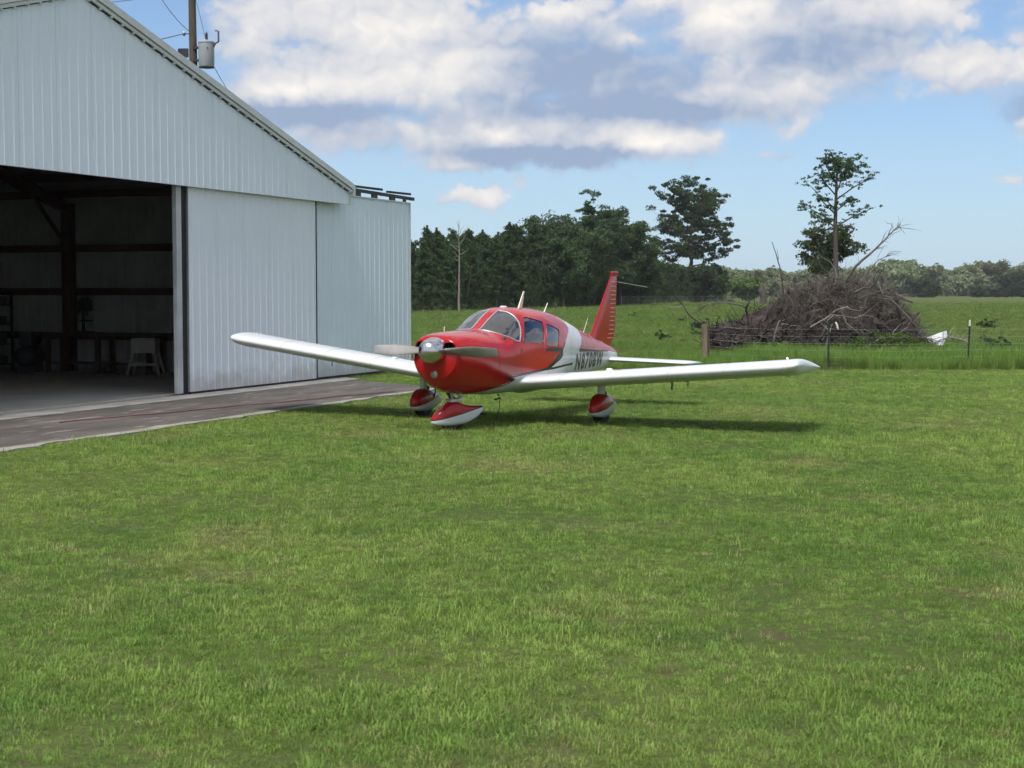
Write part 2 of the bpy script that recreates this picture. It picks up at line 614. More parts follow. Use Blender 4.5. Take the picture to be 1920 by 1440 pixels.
def grass_color(n, p, gain=1.0):
    """turf colour by place: mown lawn near, unmown pasture past the fence line; patches of lusher, drier and worn turf"""
    g = lambda c: tuple(x * gain for x in c)
    sp = n.new('ShaderNodeSeparateXYZ')
    n.l.new(p, sp.inputs[0])
    pm = n.v('MULTIPLY', p, (1, .8, 0))
    big = n.noise(pm, .22, 4, .6, .4)
    mid = n.noise(n.v('ADD', pm, (11, 5, 0)), 1.3, 5, .68)
    sml = n.noise(pm, 3.4, 3, .6)
    c = n.mix(n.ramp(big, .38, .62), g((.090, .158, .032)), g((.145, .205, .048)))
    c = n.mix(n.m('MULTIPLY', n.ramp(mid, .50, .68), .62), c, g((.058, .120, .030)))
    c = n.mix(n.m('MULTIPLY', n.ramp(n.noise(n.v('ADD', pm, (31, 17, 0)), .5, 4, .62), .54, .72), .70), c, g((.20, .185, .085)))
    c = n.mix(n.m('MULTIPLY', n.ramp(sml, .5, .78), .55), c, g((.155, .215, .055)))
    # faint mower passes
    lane = n.m('SINE', n.m('MULTIPLY_ADD', sp.outputs[0], 1.9, n.m('MULTIPLY_ADD', sp.outputs[1], 4.4, n.m('MULTIPLY', big, 5.0))))
    c = n.mix(n.ramp(lane, -.3, .9, 0, .16), c, g((.185, .235, .075)))
    # pasture
    bp2 = n.noise(n.v('MULTIPLY', p, (.5, .22, 0)), .32, 4, .6)
    d = n.mix(n.ramp(bp2, .35, .65), g((.092, .160, .034)), g((.130, .188, .050)))
    d = n.mix(n.m('MULTIPLY', n.ramp(n.noise(n.v('MULTIPLY', p, (.6, .35, 0)), 1.1, 4, .6), .52, .74), .5), d, g((.070, .115, .026)))
    d = n.mix(n.m('MULTIPLY', n.ramp(n.noise(n.v('MULTIPLY', p, (.3, .2, 0)), .16, 3, .6), .5, .75), .5), d, g((.195, .185, .075)))
    # boundary wavers about y = 38
    edge = n.m('ADD', sp.outputs[1], n.m('MULTIPLY', n.m('SUBTRACT', mid, .5), 1.2))
    thatch = n.m('MULTIPLY', n.ramp(edge, 37.5, 37.95), n.ramp(edge, 38.5, 38.1))
    return n.mix(n.m('MULTIPLY', thatch, .75), n.mix(n.ramp(edge, 37.6, 38.2), c, d), g((.15, .115, .06)))


TURF = ground_mat()
gm = MB()
# one sheet out to the horizon, finer near the camera
xs = np.concatenate([[-3500, -900, -250, -80], np.linspace(-30, 40, 29), [80, 250, 900, 3500]])
ys = np.concatenate([[-300, -60, -15], np.linspace(0, 60, 31), [90, 150, 300, 700, 1500, 4500]])
gx, gy = np.meshgrid(xs, ys)
nx = len(xs)
gm.add(np.stack([gx, gy, np.zeros_like(gx)], -1).reshape(-1, 3),
       [(j * nx + i, j * nx + i + 1, (j + 1) * nx + i + 1, (j + 1) * nx + i) for j in range(len(ys) - 1) for i in range(nx - 1)])
tag(gm.build('ground', TURF), 'green turf of the airfield lawn and pasture', kind='structure')


def apron_mat():
    m = bpy.data.materials.new('old_asphalt')
    m.use_nodes = True
    n = NT(m.node_tree)
    b = m.node_tree.nodes['Principled BSDF']
    p = n.obj()
    along = n.v('MULTIPLY', p, (.35, 1.3, 1))
    c = n.mix(n.ramp(n.noise(along, 1.3, 5, .65), .38, .66), (.072, .061, .054), (.135, .117, .102))
    c = n.mix(n.ramp(n.noise(p, 60, 3, .7), .4, .7), c, n.mix(.5, c, (.06, .055, .052)))
    worn = n.ramp(n.noise(n.v('MULTIPLY', p, (.45, 2.2, 1)), 2.0, 4, .65), .58, .70)
    c = n.mix(n.m('MULTIPLY', worn, .8), c, (.33, .305, .275))
    sp = n.new('ShaderNodeSeparateXYZ')
    n.l.new(p, sp.inputs[0])
    wav = n.m('MULTIPLY', n.m('SUBTRACT', n.noise(p, 1.1, 4, .6), .5), .35)
    near = n.ramp(n.m('ADD', sp.outputs[1], wav), -3.42, -3.30, 1, 0)
    c = n.mix(n.m('MULTIPLY', near, .8), c, (.36, .335, .29))
    n.l.new(c, b.inputs['Base Color'])
    b.inputs['Roughness'].default_value = .9
    bp_ = n.new('ShaderNodeBump')
    bp_.inputs['Strength'].default_value = .4
    bp_.inputs['Distance'].default_value = .01
    n.l.new(n.noise(p, 70, 3, .7), bp_.inputs['Height'])
    n.l.new(bp_.outputs[0], b.inputs['Normal'])
    return m


rng = np.random.default_rng(5)


def slab(name, poly, z0, z1, m, label):
    n = len(poly)
    b = MB()
    b.add([(x, y, z1) for x, y in poly] + [(x, y, z0) for x, y in poly],
          [tuple(range(n))] + [(i, i + n, (i + 1) % n + n, (i + 1) % n) for i in range(n)])
    o = b.build(name, m)
    o.location = H0
    o.rotation_euler = (0, 0, HANG)
    return tag(o, label, kind='structure')


tt = np.linspace(3.35, -14, 60)
near_edge = [(t, -3.52 + .05 * math.sin(t * 2.1) + .04 * rng.normal()) for t in tt]
APRON = [(-14, -.62), (5.25, -.62)] + near_edge
slab('apron', APRON, -.1, .022, apron_mat(), 'stained dark asphalt apron in front of the hangar')
CONC = mat('pale_concrete', (.42, .405, .37), .85, color2=(.27, .255, .23), vscale=1.6, bump=.2, bscale=50)
slab('threshold_strip', [(-14, -.615), (-14, -.02), (5.9, -.02), (5.55, -.615)], -.1, .030, CONC, 'pale concrete strip along the hangar threshold')
FLOORC = mat('hangar_floor_concrete', (.62, .585, .50), .7, color2=(.52, .49, .42), vscale=.9, bump=.1, bscale=40)
slab('hangar_floor', [(-12.7, .16), (-12.7, 14.1), (5.94, 14.1), (5.94, .16)], -.1, .045, FLOORC, 'bare concrete hangar floor')

# ------------------------------------------------------------------ hangar
hangar = empty('hangar', H0, HANG)
tag(hangar, 'white ribbed metal aircraft hangar with gabled front and open sliding doors', 'hangar')
T_R, T_L, T_P = 6.0, -12.8, -3.4
Z_E, Z_B, SLOPE = 4.10, 3.84, .28
Z_P = Z_E + SLOPE * (T_R - T_P)
DEPTH = 14.2
roofz = lambda t: Z_P - SLOPE * abs(t - T_P)
PITCH = .2286


def sheet(t0, t1, zb, zt, s, m, parent, out=-1, name='siding_panel', axis='t', peak=None):
    """one ribbed steel sheet between t0 and t1; zb, zt functions of t"""
    xs = [t0 + .004]
    nr = max(1, int(round((t1 - t0) / PITCH)))
    pit = (t1 - t0) / nr
    for i in range(nr):
        c = t0 + pit * (i + .5)
        xs += [(c - .022, 0), (c - .011, 1), (c + .011, 1), (c + .022, 0)]
    xs = [(xs[0], 0)] + xs[1:] + [(t1 - .004, 0)]
    if peak is not None and t0 < peak < t1:
        xs.append((peak, 0))
        xs.sort()
    vs, fs = [], []
    # folded edges
    prof = [(xs[0][0], s - out * .012)] + [(x, s + out * .011 * r) for x, r in xs] + [(xs[-1][0], s - out * .012)]
    for x, y in prof:
        a, b_ = (x, y, zb(x)), (x, y, zt(x))
        if axis == 's':
            a, b_ = (y, x, zb(x)), (y, x, zt(x))
        vs += [a, b_]
    for i in range(len(prof) - 1):
        fs.append((2 * i, 2 * i + 2, 2 * i + 3, 2 * i + 1))
    b = MB()
    b.add(vs, fs)
    return b.build(name, m, parent, recalc=False)


# gable front above the door track, one object per 36 in sheet
PW_ = .9144
gable = empty('gable_wall', parent=hangar)
t = T_L
edges = [T_L]
n_pan = int(math.ceil((T_R - T_L) / PW_))
edges = [T_R - PW_ * i for i in range(n_pan)][::-1]
if edges[0] > T_L + .05:
    edges = [T_L] + edges
edges.append(T_R)
edges = sorted(set(round(e, 4) for e in edges))
for a, b_ in zip(edges[:-1], edges[1:]):
    if b_ - a > .05:
        sheet(a, b_, lambda x: Z_B, lambda x: roofz(x) - .02, -.14, SIDING, gable, peak=T_P)
# folded sheet under the skirt and the corner return
MB().box((T_L, -.125, Z_B + .005), (T_R - .01, -.02, Z_B + .03)).build('skirt_flashing', TRIMW, gable)
MB().box((T_R - .03, -.165, Z_B - .004), (T_R + .025, -.10, Z_E)).build('corner_trim', TRIMW, gable)


# rake trim and roof
def rake(t_a, t_b, lo, hi, s0, s1, m, name, parent):
    b = MB()
    za, zb = roofz(t_a), roofz(t_b)
    vs = []
    for t_, z_ in ((t_a, za), (t_b, zb)):
        vs += [(t_, s0, z_ + lo), (t_, s1, z_ + lo), (t_, s1, z_ + hi), (t_, s0, z_ + hi)]
    b.add(vs, [(0, 1, 2, 3), (7, 6, 5, 4), (0, 4, 5, 1), (1, 5, 6, 2), (2, 6, 7, 3), (3, 7, 4, 0)])
    return b.build(name, m, parent)


roof = empty('roof', parent=hangar)
for (ta, tb) in ((T_P, T_R + .06), (T_L - .06, T_P)):
    rake(ta, tb, .075, .20, -.235, -.205, TRIMW, 'rake_trim', roof)
    rake(ta, tb, .002, .060, -.205, -.175, TRIMW, 'rake_trim', roof)
    rake(ta, tb, .066, .16, -.20, DEPTH + .1, GALV, 'roof_slope', roof)
    # sheet ends that leave the dashed row of gaps under the trim
    nn = int(abs(tb - ta) / .305)
    for i in range(nn):
        t_ = ta + (tb - ta) * (i + .5) / nn
        MB().box((t_ - .022, -.200, roofz(t_) - .034), (t_ + .022, -.160, roofz(t_) - .001)).build('closure_block', TRIMW, roof)
MB().box((T_R + .02, -.24, roofz(T_R + .06) - .05), (T_R + .10, DEPTH, roofz(T_R + .06) + .17)).build('gutter', TRIMW, roof)

# side and back walls (outer sheet and framed inside)
wall_r = empty('side_wall', parent=hangar)
for i in range(16):
    a = .26 + i * (DEPTH - .28) / 16
    b_ = a + (DEPTH - .28) / 16
    sheet(a, b_, lambda x: .03, lambda x: Z_E + .02, T_R, LINER, wall_r, out=-1, axis='s')
MB().box((T_R + .02, .30, .0), (T_R + .04, DEPTH, Z_E + .05)).build('outer_skin', SIDING, wall_r)
wall_l = empty('side_wall', parent=hangar)
MB().box((T_L - .03, -.1, 0), (T_L, DEPTH, Z_E + .05)).build('outer_skin', SIDING, wall_l)
b = MB()
vs = [(T_L, DEPTH, 0), (T_R, DEPTH, 0), (T_R, DEPTH, Z_E), (T_P, DEPTH, Z_P), (T_L, DEPTH, Z_E)]
b.add(vs + [(x, y + .04, z) for x, y, z in vs], [(0, 1, 2, 3, 4), (9, 8, 7, 6, 5)] + [(i, i + 5, (i + 1) % 5 + 5, (i + 1) % 5) for i in range(5)])
b.build('back_wall', LINER, hangar)

# steel frame: columns, girts, rafters, braces, purlins
frame = empty('steel_frame', parent=hangar)


def ibeam(a, b, w, h, name='column'):
    a, b = Vector(a), Vector(b)
    d = (b - a)
    q = Matrix.Translation(a) @ d.to_track_quat('X', 'Y').to_matrix().to_4x4()
    m_ = MB()
    L = d.length
    m_.box((0, -h / 2, -w / 2), (L, -h / 2 + .012, w / 2), q)
    m_.box((0, h / 2 - .012, -w / 2), (L, h / 2, w / 2), q)
    m_.box((0, -h / 2 + .012, -.005), (L, h / 2 - .012, .005), q)
    return m_.build(name, PRIMER, frame)


for s_ in (.35, 7.15, 13.8):
    for tc in (T_R - .30, T_L + .30):
        ibeam((tc, s_, .04), (tc, s_, Z_E - .10), .22, .26)
    for tc in (T_R - .30, T_L + .30):
        ibeam((tc, s_, Z_E - .22), (T_P, s_, Z_P - .22), .16, .26, 'rafter')
        sg = 1 if tc > T_P else -1
        MB().beam((tc - sg * .12, s_, 3.05), (tc - sg * 1.25, s_, Z_E + .02), .07, .07).build('knee_brace', PRIMER, frame)
for z_ in (.88, 1.93, 2.95):
    MB().box((T_R - .125, .5, z_ - .085), (T_R - .03, DEPTH - .3, z_ + .085)).build('girt', PRIMER, frame)
for i in range(9):
    for sg in (-1, 1):
        tc = T_P + sg * (.5 + i * 1.05)
        MB().box((tc - .04, .2, roofz(tc) - .13), (tc + .04, DEPTH, roofz(tc) + .05)).build('purlin', PRIMER, frame)

# sliding doors
D1A, D1B, D2A, D2B = -.14, 4.70, 4.66, 9.67
Z_D1, Z_D2 = 3.98, 4.055


def leaf(ta, tb, s, zt, m, bottom=.07):
    d = empty('sliding_door', parent=hangar)
    n_ = max(1, int(round((tb - ta) / PW_)))
    e = np.linspace(ta, tb, n_ + 1)
    for a, b_ in zip(e[:-1], e[1:]):
        sheet(a, b_, lambda x: bottom, lambda x: zt, s, m, d)
    fm = MB()
    for z_ in (bottom + .06, 1.35, 2.65, zt - .06):
        fm.box((ta + .06, s + .02, z_ - .05), (tb - .06, s + .075, z_ + .05))
    for x in (ta, (ta + tb) / 2 - .03, tb - .06):
        fm.box((x, s + .015, bottom), (x + .06, s + .08, zt - .005))
    fm.build('leaf_frame', GALV, d)
    MB().box((ta + .01, s - .004, bottom - .045), (tb - .01, s + .04, bottom - .003)).build('bottom_seal', RUBBER, d)
    return d


d1 = leaf(D1A, D1B, .0, Z_D1, SIDING2)
MB().box((-.50, .02, .05), (-.335, .11, Z_D1)).build('edge_channel', mat('edge_trim', (.55, .585, .61), .45, var=.2, vscale=2), d1, bevel=.012)
MB().box((-.335, .05, .05), (D1A - .005, .085, Z_D1 - .02)).build('edge_gap_strip', RUBBER, d1)  # black strip standing in for the shaded gap beside the channel
MB().box((D1B - .002, -.012, .07), (D1B + .028, .05, Z_D1 - .01)).build('edge_gap_strip', RUBBER, d1)  # black strip added for the dark gap line where the leaves meet
d2 = leaf(D2A, D2B, .14, Z_D2, SIDING3)
MB().box((D2B - .002, .11, .05), (D2B + .03, .235, Z_D2 + .004)).build('edge_trim', TRIMW, d2)
MB().box((T_R - .2, .105, Z_D2 + .002), (D2B + .02, .235, Z_D2 + .03)).build('head_trim', TRIMW, d2)
leaf(T_L + .05, -9.6, .0, Z_D1, SIDING2)
# track beams that carry the doors past the corner
track = empty('door_track', parent=hangar)
MB().box((-9.6, .02, Z_D1 + .01), (T_R - .05, .10, Z_D1 + .10)).build('rail', DARKSTEEL, track)
MB().beam((5.6, .20, Z_D2 + .185), (10.05, .20, Z_D2 + .135), .06, .075).build('rail', DARKSTEEL, track)
MB().beam((7.05, .32, Z_D2 + .27), (8.15, .12, Z_D2 + .25), .05, .05).build('support_arm', DARKSTEEL, track)
MB().beam((8.85, .34, Z_D2 + .25), (9.7, .12, Z_D2 + .235), .05, .05).build('support_arm', DARKSTEEL, track)
for t_ in (6.9, 7.75, 8.7, 9.45):
    MB().box((t_, .16, Z_D2 + .031), (t_ + (.25 if t_ < 9 else .10), .21, Z_D2 + .12)).build('hanger_trolley', DARKSTEEL, track)

# ------------------------------------------------------------------ things inside the hangar
def inside(name, t_, s_, rz, label, cat):
    w = H0 + Vector((*(uH * t_ + iH * s_), .045))
    return tag(empty(name, w, HANG + rz), label, cat)


PALE = mat('pale_enamel', (.50, .50, .48), .5, var=.2, vscale=6)
SHOPBLK = mat('shop_black', (.018, .018, .02), .55, var=.3, vscale=8)
BENCHW = mat('bench_wood', (.09, .06, .04), .8, var=.4, vscale=3)
o = inside('tool_stand', 5.0, 4.55, rad(-68), 'pale tool stand with four splayed legs in front of the hangar workbench', 'tool stand')
b = MB().box((-.26, -.24, .80), (.26, .24, .83))
b.box((-.27, -.25, .50), (.27, -.225, .80)).box((-.27, .225, .50), (.27, .25, .80)).box((-.27, -.22, .50), (-.245, .22, .80)).box((.245, -.22, .50), (.27, .22, .80))
b.build('cabinet', PALE, o)
for sx in (-1, 1):
    for sy in (-1, 1):
        MB().beam((sx * .24, sy * .22, .50), (sx * .36, sy * .30, 0), .05, .05).build('leg', PALE, o)
for sy in (-1, 1):
    MB().beam((-.30, sy * .265, .24), (.30, sy * .265, .24), .03, .05).build('stretcher', PALE, o)
o = inside('workbench', 5.35, 5.9, 0, 'dark wooden workbench along the hangar side wall', 'workbench')
MB().box((-.33, -1.5, .86), (.33, 1.5, .93)).build('bench_top', BENCHW, o, bevel=.006)
for sy in (-1.4, 0, 1.4):
    for sx in (-.27, .27):
        MB().box((sx - .05, sy - .05, 0), (sx + .05, sy + .05, .86)).build('leg', BENCHW, o)
MB().box((-.30, -1.4, .2), (.30, 1.4, .24)).build('shelf', BENCHW, o)
o = inside('drill_press', 5.3, 6.4, rad(100), 'black bench drill press standing on the workbench', 'drill press')
o.location.z += .93
MB().box((-.14, -.2, 0), (.14, .2, .03)).build('base', SHOPBLK, o)
MB().tube([(0, .1, .03), (0, .1, .75)], .035, 10).build('column', SHOPBLK, o)
MB().box((-.13, -.16, .27), (.13, .06, .295)).build('table', SHOPBLK, o)
MB().box((-.085, -.22, .50), (.085, .2, .76)).build('head', SHOPBLK, o, bevel=.03)
MB().lathe([(.07, .20), (.11, .22), (.11, .28), (.06, .31)], 14, center=(0, 0, .53)).build('belt_cover', SHOPBLK, o)
MB().tube([(0, -.12, .50), (0, -.12, .38)], .02, 8).build('spindle', SHOPBLK, o)
MB().beam((.09, -.1, .58), (.26, -.1, .47), .018, .018).build('feed_handle', SHOPBLK, o)
o = inside('air_compressor', 4.7, 7.5, rad(20), 'dark horizontal air compressor on the floor beside the column', 'compressor')
MB().lathe([(.10, -.55), (.20, -.50), (.235, -.42), (.235, .42), (.20, .50), (.10, .55)], 18, axis='x', center=(0, 0, .40)).build('tank', SHOPBLK, o, smooth=40)
for sx in (-.35, .35):
    MB().box((sx - .03, -.18, 0), (sx + .03, .18, .2)).build('foot', SHOPBLK, o)
MB().box((-.35, -.14, .63), (.0, .14, .95)).build('pump', SHOPBLK, o, bevel=.03)
MB().lathe([(.13, -.2), (.13, .2)], 14, axis='x', center=(.25, 0, .76)).build('motor', SHOPBLK, o)
o = inside('shelf_unit', 5.2, 9.4, 0, 'dark storage shelving with boxes at the left of the hangar interior', 'shelving')
for sx in (-.28, .28):
    for sy in (-.75, .75):
        MB().box((sx - .025, sy - .025, 0), (sx + .025, sy + .025, 1.9)).build('post', SHOPBLK, o)
for z_ in (.15, .62, 1.1, 1.55, 1.88):
    MB().box((-.3, -.78, z_), (.3, .78, z_ + .03)).build('shelf', SHOPBLK, o)
r_ = random.Random(3)
GREYBOX = mat('parts_box', (.11, .11, .115), .7, var=.4, vscale=2)
for z_, ln in ((.18, 3), (.65, 3), (1.13, 3), (1.58, 2)):
    for i in range(ln):
        y_ = -.66 + i * .47
        q = tag(inside('parts_box', 5.2, 9.4 + y_ + .18, 0, '', ''), 'grey parts box on the dark hangar shelving', 'box', 'boxes on the hangar shelves')
        q.location.z = .045 + z_ + .001
        hb = .16 + .12 * r_.random()
        MB().box((-.22, -.17, 0), (.22, .17, hb)).build('carton', GREYBOX, q)
        MB().box((-.225, -.175, hb - .04), (.225, .175, hb + .006)).build('lid', GREYBOX, q)

# hose lying on the apron
pts = []
for i in range(40):
    f = i / 39
    t_ = -6.2 + 8.0 * f
    s_ = -1.75 - 1.45 * f + .05 * math.sin(f * 17) + .03 * math.sin(f * 41)
    w = H0 + Vector((*(uH * t_ + iH * s_), .034))
    pts.append(tuple(w))
tag(MB().tube(pts, .007, 6).build('air_hose', mat('red_hose', (.22, .035, .035), .6), smooth=60), 'thin red hose lying along the asphalt apron', 'hose')


# ------------------------------------------------------------------ airplane
# local frame: x aft, y to the aeroplane's right, z up
A_O = Vector((-1.20568, 20.49819, 0.00659))
A_M = Matrix(((0.4252994, 0.90502306, -0.00732702), (-0.90458085, 0.42532511, 0.02884497), (0.02922173, -0.00563987, 0.99955704)))
plane = empty('airplane')
plane.matrix_world = Matrix.Translation(A_O) @ A_M.transposed().to_4x4()
tag(plane, 'red and white low-wing propeller airplane with black trim parked on the grass', 'airplane')

ST = np.array([
    [0.33, 1.285, 0.730, .325, 1.03, 3.0, 2.0],
    [0.36, 1.315, 0.685, .350, 1.03, 3.1, 2.0],
    [0.46, 1.338, 0.610, .380, 1.02, 3.1, 2.0],
    [0.74, 1.360, 0.530, .455, 1.01, 2.9, 2.2],
    [1.10, 1.375, 0.490, .525, .98, 2.6, 2.5],
    [1.40, 1.384, 0.475, .550, .97, 2.35, 2.8],
    [1.50, 1.395, 0.470, .557, .97, 2.35, 3.0],
    [1.80, 1.540, 0.465, .570, .97, 2.4, 3.0],
    [2.12, 1.660, 0.465, .578, .97, 2.5, 3.0],
    [2.45, 1.700, 0.465, .580, .97, 2.6, 3.0],
    [3.00, 1.690, 0.470, .570, .97, 2.6, 3.0],
    [3.50, 1.655, 0.485, .525, .96, 2.5, 2.8],
    [4.30, 1.515, 0.540, .420, .94, 2.5, 3.2],
    [4.90, 1.375, 0.580, .350, .92, 2.5, 3.4],
    [5.80, 1.195, 0.640, .240, .89, 2.4, 3.2],
    [6.60, 1.040, 0.700, .140, .87, 2.2, 2.6],
    [6.95, 0.940, 0.755, .065, .86, 2.0, 2.0],
    [7.00, 0.900, 0.800, .025, .86, 2.0, 2.0]])


def pchip(xs, ys, x):
    h = np.diff(xs)
    d = np.diff(ys) / h
    m = np.zeros_like(ys)
    m[0], m[-1] = d[0], d[-1]
    for i in range(1, len(xs) - 1):
        if d[i - 1] * d[i] > 0:
            w1_, w2_ = 2 * h[i] + h[i - 1], h[i] + 2 * h[i - 1]
            m[i] = (w1_ + w2_) / (w1_ / d[i - 1] + w2_ / d[i])
    x = np.clip(np.asarray(x, float), xs[0], xs[-1])
    i = np.clip(np.searchsorted(xs, x, side='right') - 1, 0, len(xs) - 2)
    t = (x - xs[i]) / h[i]
    return ys[i] * (2 * t ** 3 - 3 * t ** 2 + 1) + h[i] * m[i] * (t ** 3 - 2 * t ** 2 + t) + ys[i + 1] * (-2 * t ** 3 + 3 * t ** 2) + h[i] * m[i + 1] * (t ** 3 - t ** 2)


def sec(x):
    return [pchip(ST[:, 0], ST[:, c], x) for c in range(1, 7)]


def fus(x, th, off=0.0):
    x = np.asarray(x, float)
    th = np.asarray(th, float)
    zt, zb, w, zw, nt, nb = sec(x)
    w, zt, zb = w + off, zt + off, zb - off
    c, s = np.cos(th), np.sin(th)
    n = np.where(s >= 0, nt, nb)
    y = w * np.sign(c) * np.abs(c) ** (2 / n)
    z = zw + np.where(s >= 0, zt - zw, zw - zb) * np.sign(s) * np.abs(s) ** (2 / n)
    return np.stack([x + 0 * y, y, z], -1)


def th_of(x, z, side=-1):
    zt, zb, w, zw, nt, nb = sec(x)
    r = np.clip((z - zw) / np.where(z >= zw, zt - zw, zw - zb), -1, 1)
    n = np.where(z >= zw, nt, nb)
    a = np.arcsin(np.sign(r) * np.abs(r) ** (n / 2))
    return math.pi - a if side < 0 else a


VS = .55        # chart scale for the angle, so chart triangles stay regular


def ch(xz, side=-1):
    """side-view outline (x, z) -> chart (x, angle*VS)"""
    return np.array([(x, float(th_of(x, z, side)) * VS) for x, z in xz])


def mir(c):
    c = np.array(c)
    c[:, 1] = (math.pi - c[:, 1] / VS) * VS
    return c[::-1]


PI2 = math.pi / 2
# windscreen half (left), chart outline
ws_aft = [(2.115, PI2 + .075), (2.115, float(th_of(2.11, 1.640))), (2.098, float(th_of(2.098, 1.585))), (2.065, float(th_of(2.065, 1.50))),
          (2.00, float(th_of(2.0, 1.40))), (1.93, float(th_of(1.93, 1.305))), (1.865, float(th_of(1.865, 1.235)))]
ws_fwd = [(1.80, float(th_of(1.80, 1.240))), (1.70, float(th_of(1.70, 1.272))), (1.60, float(th_of(1.6, 1.315))), (1.53, float(th_of(1.53, 1.350))),
          (1.485, float(th_of(1.485, 1.375))), (1.47, PI2 + .085)]
wsl = np.array([(x, t * VS) for x, t in ws_aft + ws_fwd])
def soft(poly, r=.035, n=5):
    """round the corners of a chart outline"""
    out_ = []
    p = np.asarray(poly, float)
    for i in range(len(p)):
        a, b_, c_ = p[i - 1], p[i], p[(i + 1) % len(p)]
        u_ = b_ + (a - b_) / np.linalg.norm(a - b_) * r
        v_ = b_ + (c_ - b_) / np.linalg.norm(c_ - b_) * r
        for t_ in np.linspace(0, 1, n):
            out_.append((1 - t_) ** 2 * u_ + 2 * t_ * (1 - t_) * b_ + t_ ** 2 * v_)
    return np.array(out_)


win1 = soft(ch([(2.245, 1.570), (2.81, 1.500), (2.63, 1.160), (1.94, 1.208)]), .06)
win2 = soft(ch([(2.90, 1.480), (3.41, 1.372), (3.245, 1.120), (2.725, 1.154)]), .045)
wins = {'windscreen_pane': [wsl, mir(wsl)], 'side_window': [win1, win2, mir(win1), mir(win2)]}
all_win = [w_ for l_ in wins.values() for w_ in l_]

# white of the paint scheme on the left side (side view), red elsewhere
BAND_F = [(4.02, 1.60), (4.02, 1.385), (3.90, 1.33), (3.75, 1.255), (3.62, 1.185), (3.54, 1.13), (3.45, 1.071)]
white_side = [(4.10, 1.54)] + BAND_F[1:] + [(3.45, 1.03), (2.78, .806), (1.43, .735), (1.735, .70), (1.25, .579), (1.03, .53), (.92, .49)]
AFT = [(4.64, 1.44), (4.64, 1.218), (4.55, 1.12), (4.40, 1.032), (6.20, .965), (6.99, .90)]


def white_mask(x, z):
    """True where the fuselage is painted white"""
    p = np.stack([x, z], -1)
    poly = [(4.02, 2.0)] + BAND_F[1:] + [(3.45, 1.03), (2.78, .806), (1.43, .735), (1.735, .70), (1.25, .579), (1.03, .53), (.90, .45), (.90, .2),
            (7.2, .2), (7.2, .90), (6.99, .905), (6.20, .965), (4.40, 1.032), (4.55, 1.12), (4.64, 1.218), (4.64, 2.0)]
    return in_poly(p, poly)


paint_lines = []
for side in (-1, 1):
    A = ch([(4.02, 1.56)] + BAND_F[1:] + [(3.45, 1.03), (2.78, .806), (2.3, .78), (1.43, .735), (1.735, .70), (1.25, .579), (1.03, .53), (.90, .505)], side)
    A[0, 1] = PI2 * VS
    A[-1, 1] = (3 * PI2 if side < 0 else -PI2) * VS
    Bc = ch([(4.64, 1.43), (4.64, 1.218), (4.55, 1.12), (4.40, 1.032), (5.0, 1.01), (5.6, .985), (6.20, .965), (6.99, .905)], side)
    Bc[0, 1] = PI2 * VS
    paint_lines += [A, Bc]

x_grid = np.unique(np.concatenate([np.linspace(.33, .46, 7), np.linspace(.46, 1.4, 20), np.linspace(1.4, 3.6, 56), np.linspace(3.6, 7.0, 48)]))
t_grid = np.linspace(-PI2, 3 * PI2, 97)
gx, gt = np.meshgrid(x_grid, t_grid * VS, indexing='ij')
pts2 = [Vector((float(a), float(b_))) for a, b_ in zip(gx.ravel(), gt.ravel())]
e2 = []
nt_, nx_ = len(t_grid), len(x_grid)
# rim of the chart is fixed so the shell closes
for i in range(nx_ - 1):
    e2 += [(i * nt_, (i + 1) * nt_), (i * nt_ + nt_ - 1, (i + 1) * nt_ + nt_ - 1)]
for j in range(nt_ - 1):
    e2 += [(j, j + 1), ((nx_ - 1) * nt_ + j, (nx_ - 1) * nt_ + j + 1)]


def add_chain(poly, closed):
    # resample so the outline follows the surface
    q = []
    n_ = len(poly)
    for i in range(n_ if closed else n_ - 1):
        a, b_ = np.array(poly[i]), np.array(poly[(i + 1) % n_])
        m_ = max(1, int(np.linalg.norm(b_ - a) / .045))
        q += [a + (b_ - a) * j / m_ for j in range(m_)]
    if not closed:
        q.append(np.array(poly[-1]))
    s0 = len(pts2)
    for p in q:
        pts2.append(Vector((float(p[0]), float(p[1]))))
    for i in range(len(q) if closed else len(q) - 1):
        e2.append((s0 + i, s0 + (i + 1) % len(q)))


for w_ in all_win:
    add_chain(w_, True)
for l_ in paint_lines:
    add_chain(l_, False)
cdt = delaunay_2d_cdt(pts2, e2, [], 0, 1e-5)
cv = np.array([(p.x, p.y) for p in cdt[0]])
cf = np.array([f for f in cdt[2] if len(f) == 3])
cen = cv[cf].mean(1)
P3 = fus(cv[:, 0], cv[:, 1] / VS)
C3 = fus(cen[:, 0], cen[:, 1] / VS)
inwin = np.full(len(cf), -1)
for i, w_ in enumerate(all_win):
    inwin[in_poly(cen, w_)] = i
isw = white_mask(C3[:, 0], C3[:, 2])


def sub_mesh(name, P, F, mats, midx=None, parent=None, smooth=True, flip=False, merge=True):
    used, inv = np.unique(F.ravel(), return_inverse=True)
    F2 = inv.reshape(F.shape)
    if flip:
        F2 = F2[:, ::-1]
    me = bpy.data.meshes.new(name)
    me.from_pydata(P[used], [], F2.tolist())
    for m_ in mats:
        me.materials.append(m_)
    if midx is not None:
        me.polygons.foreach_set('material_index', midx.astype(np.int32))
    if merge:
        bm = bmesh.new()
        bm.from_mesh(me)
        bmesh.ops.remove_doubles(bm, verts=bm.verts, dist=1e-5)
        bmesh.ops.recalc_face_normals(bm, faces=bm.faces)
        bm.to_mesh(me)
        bm.free()
    if smooth:
        me.shade_smooth()
    return link(bpy.data.objects.new(name, me), parent)


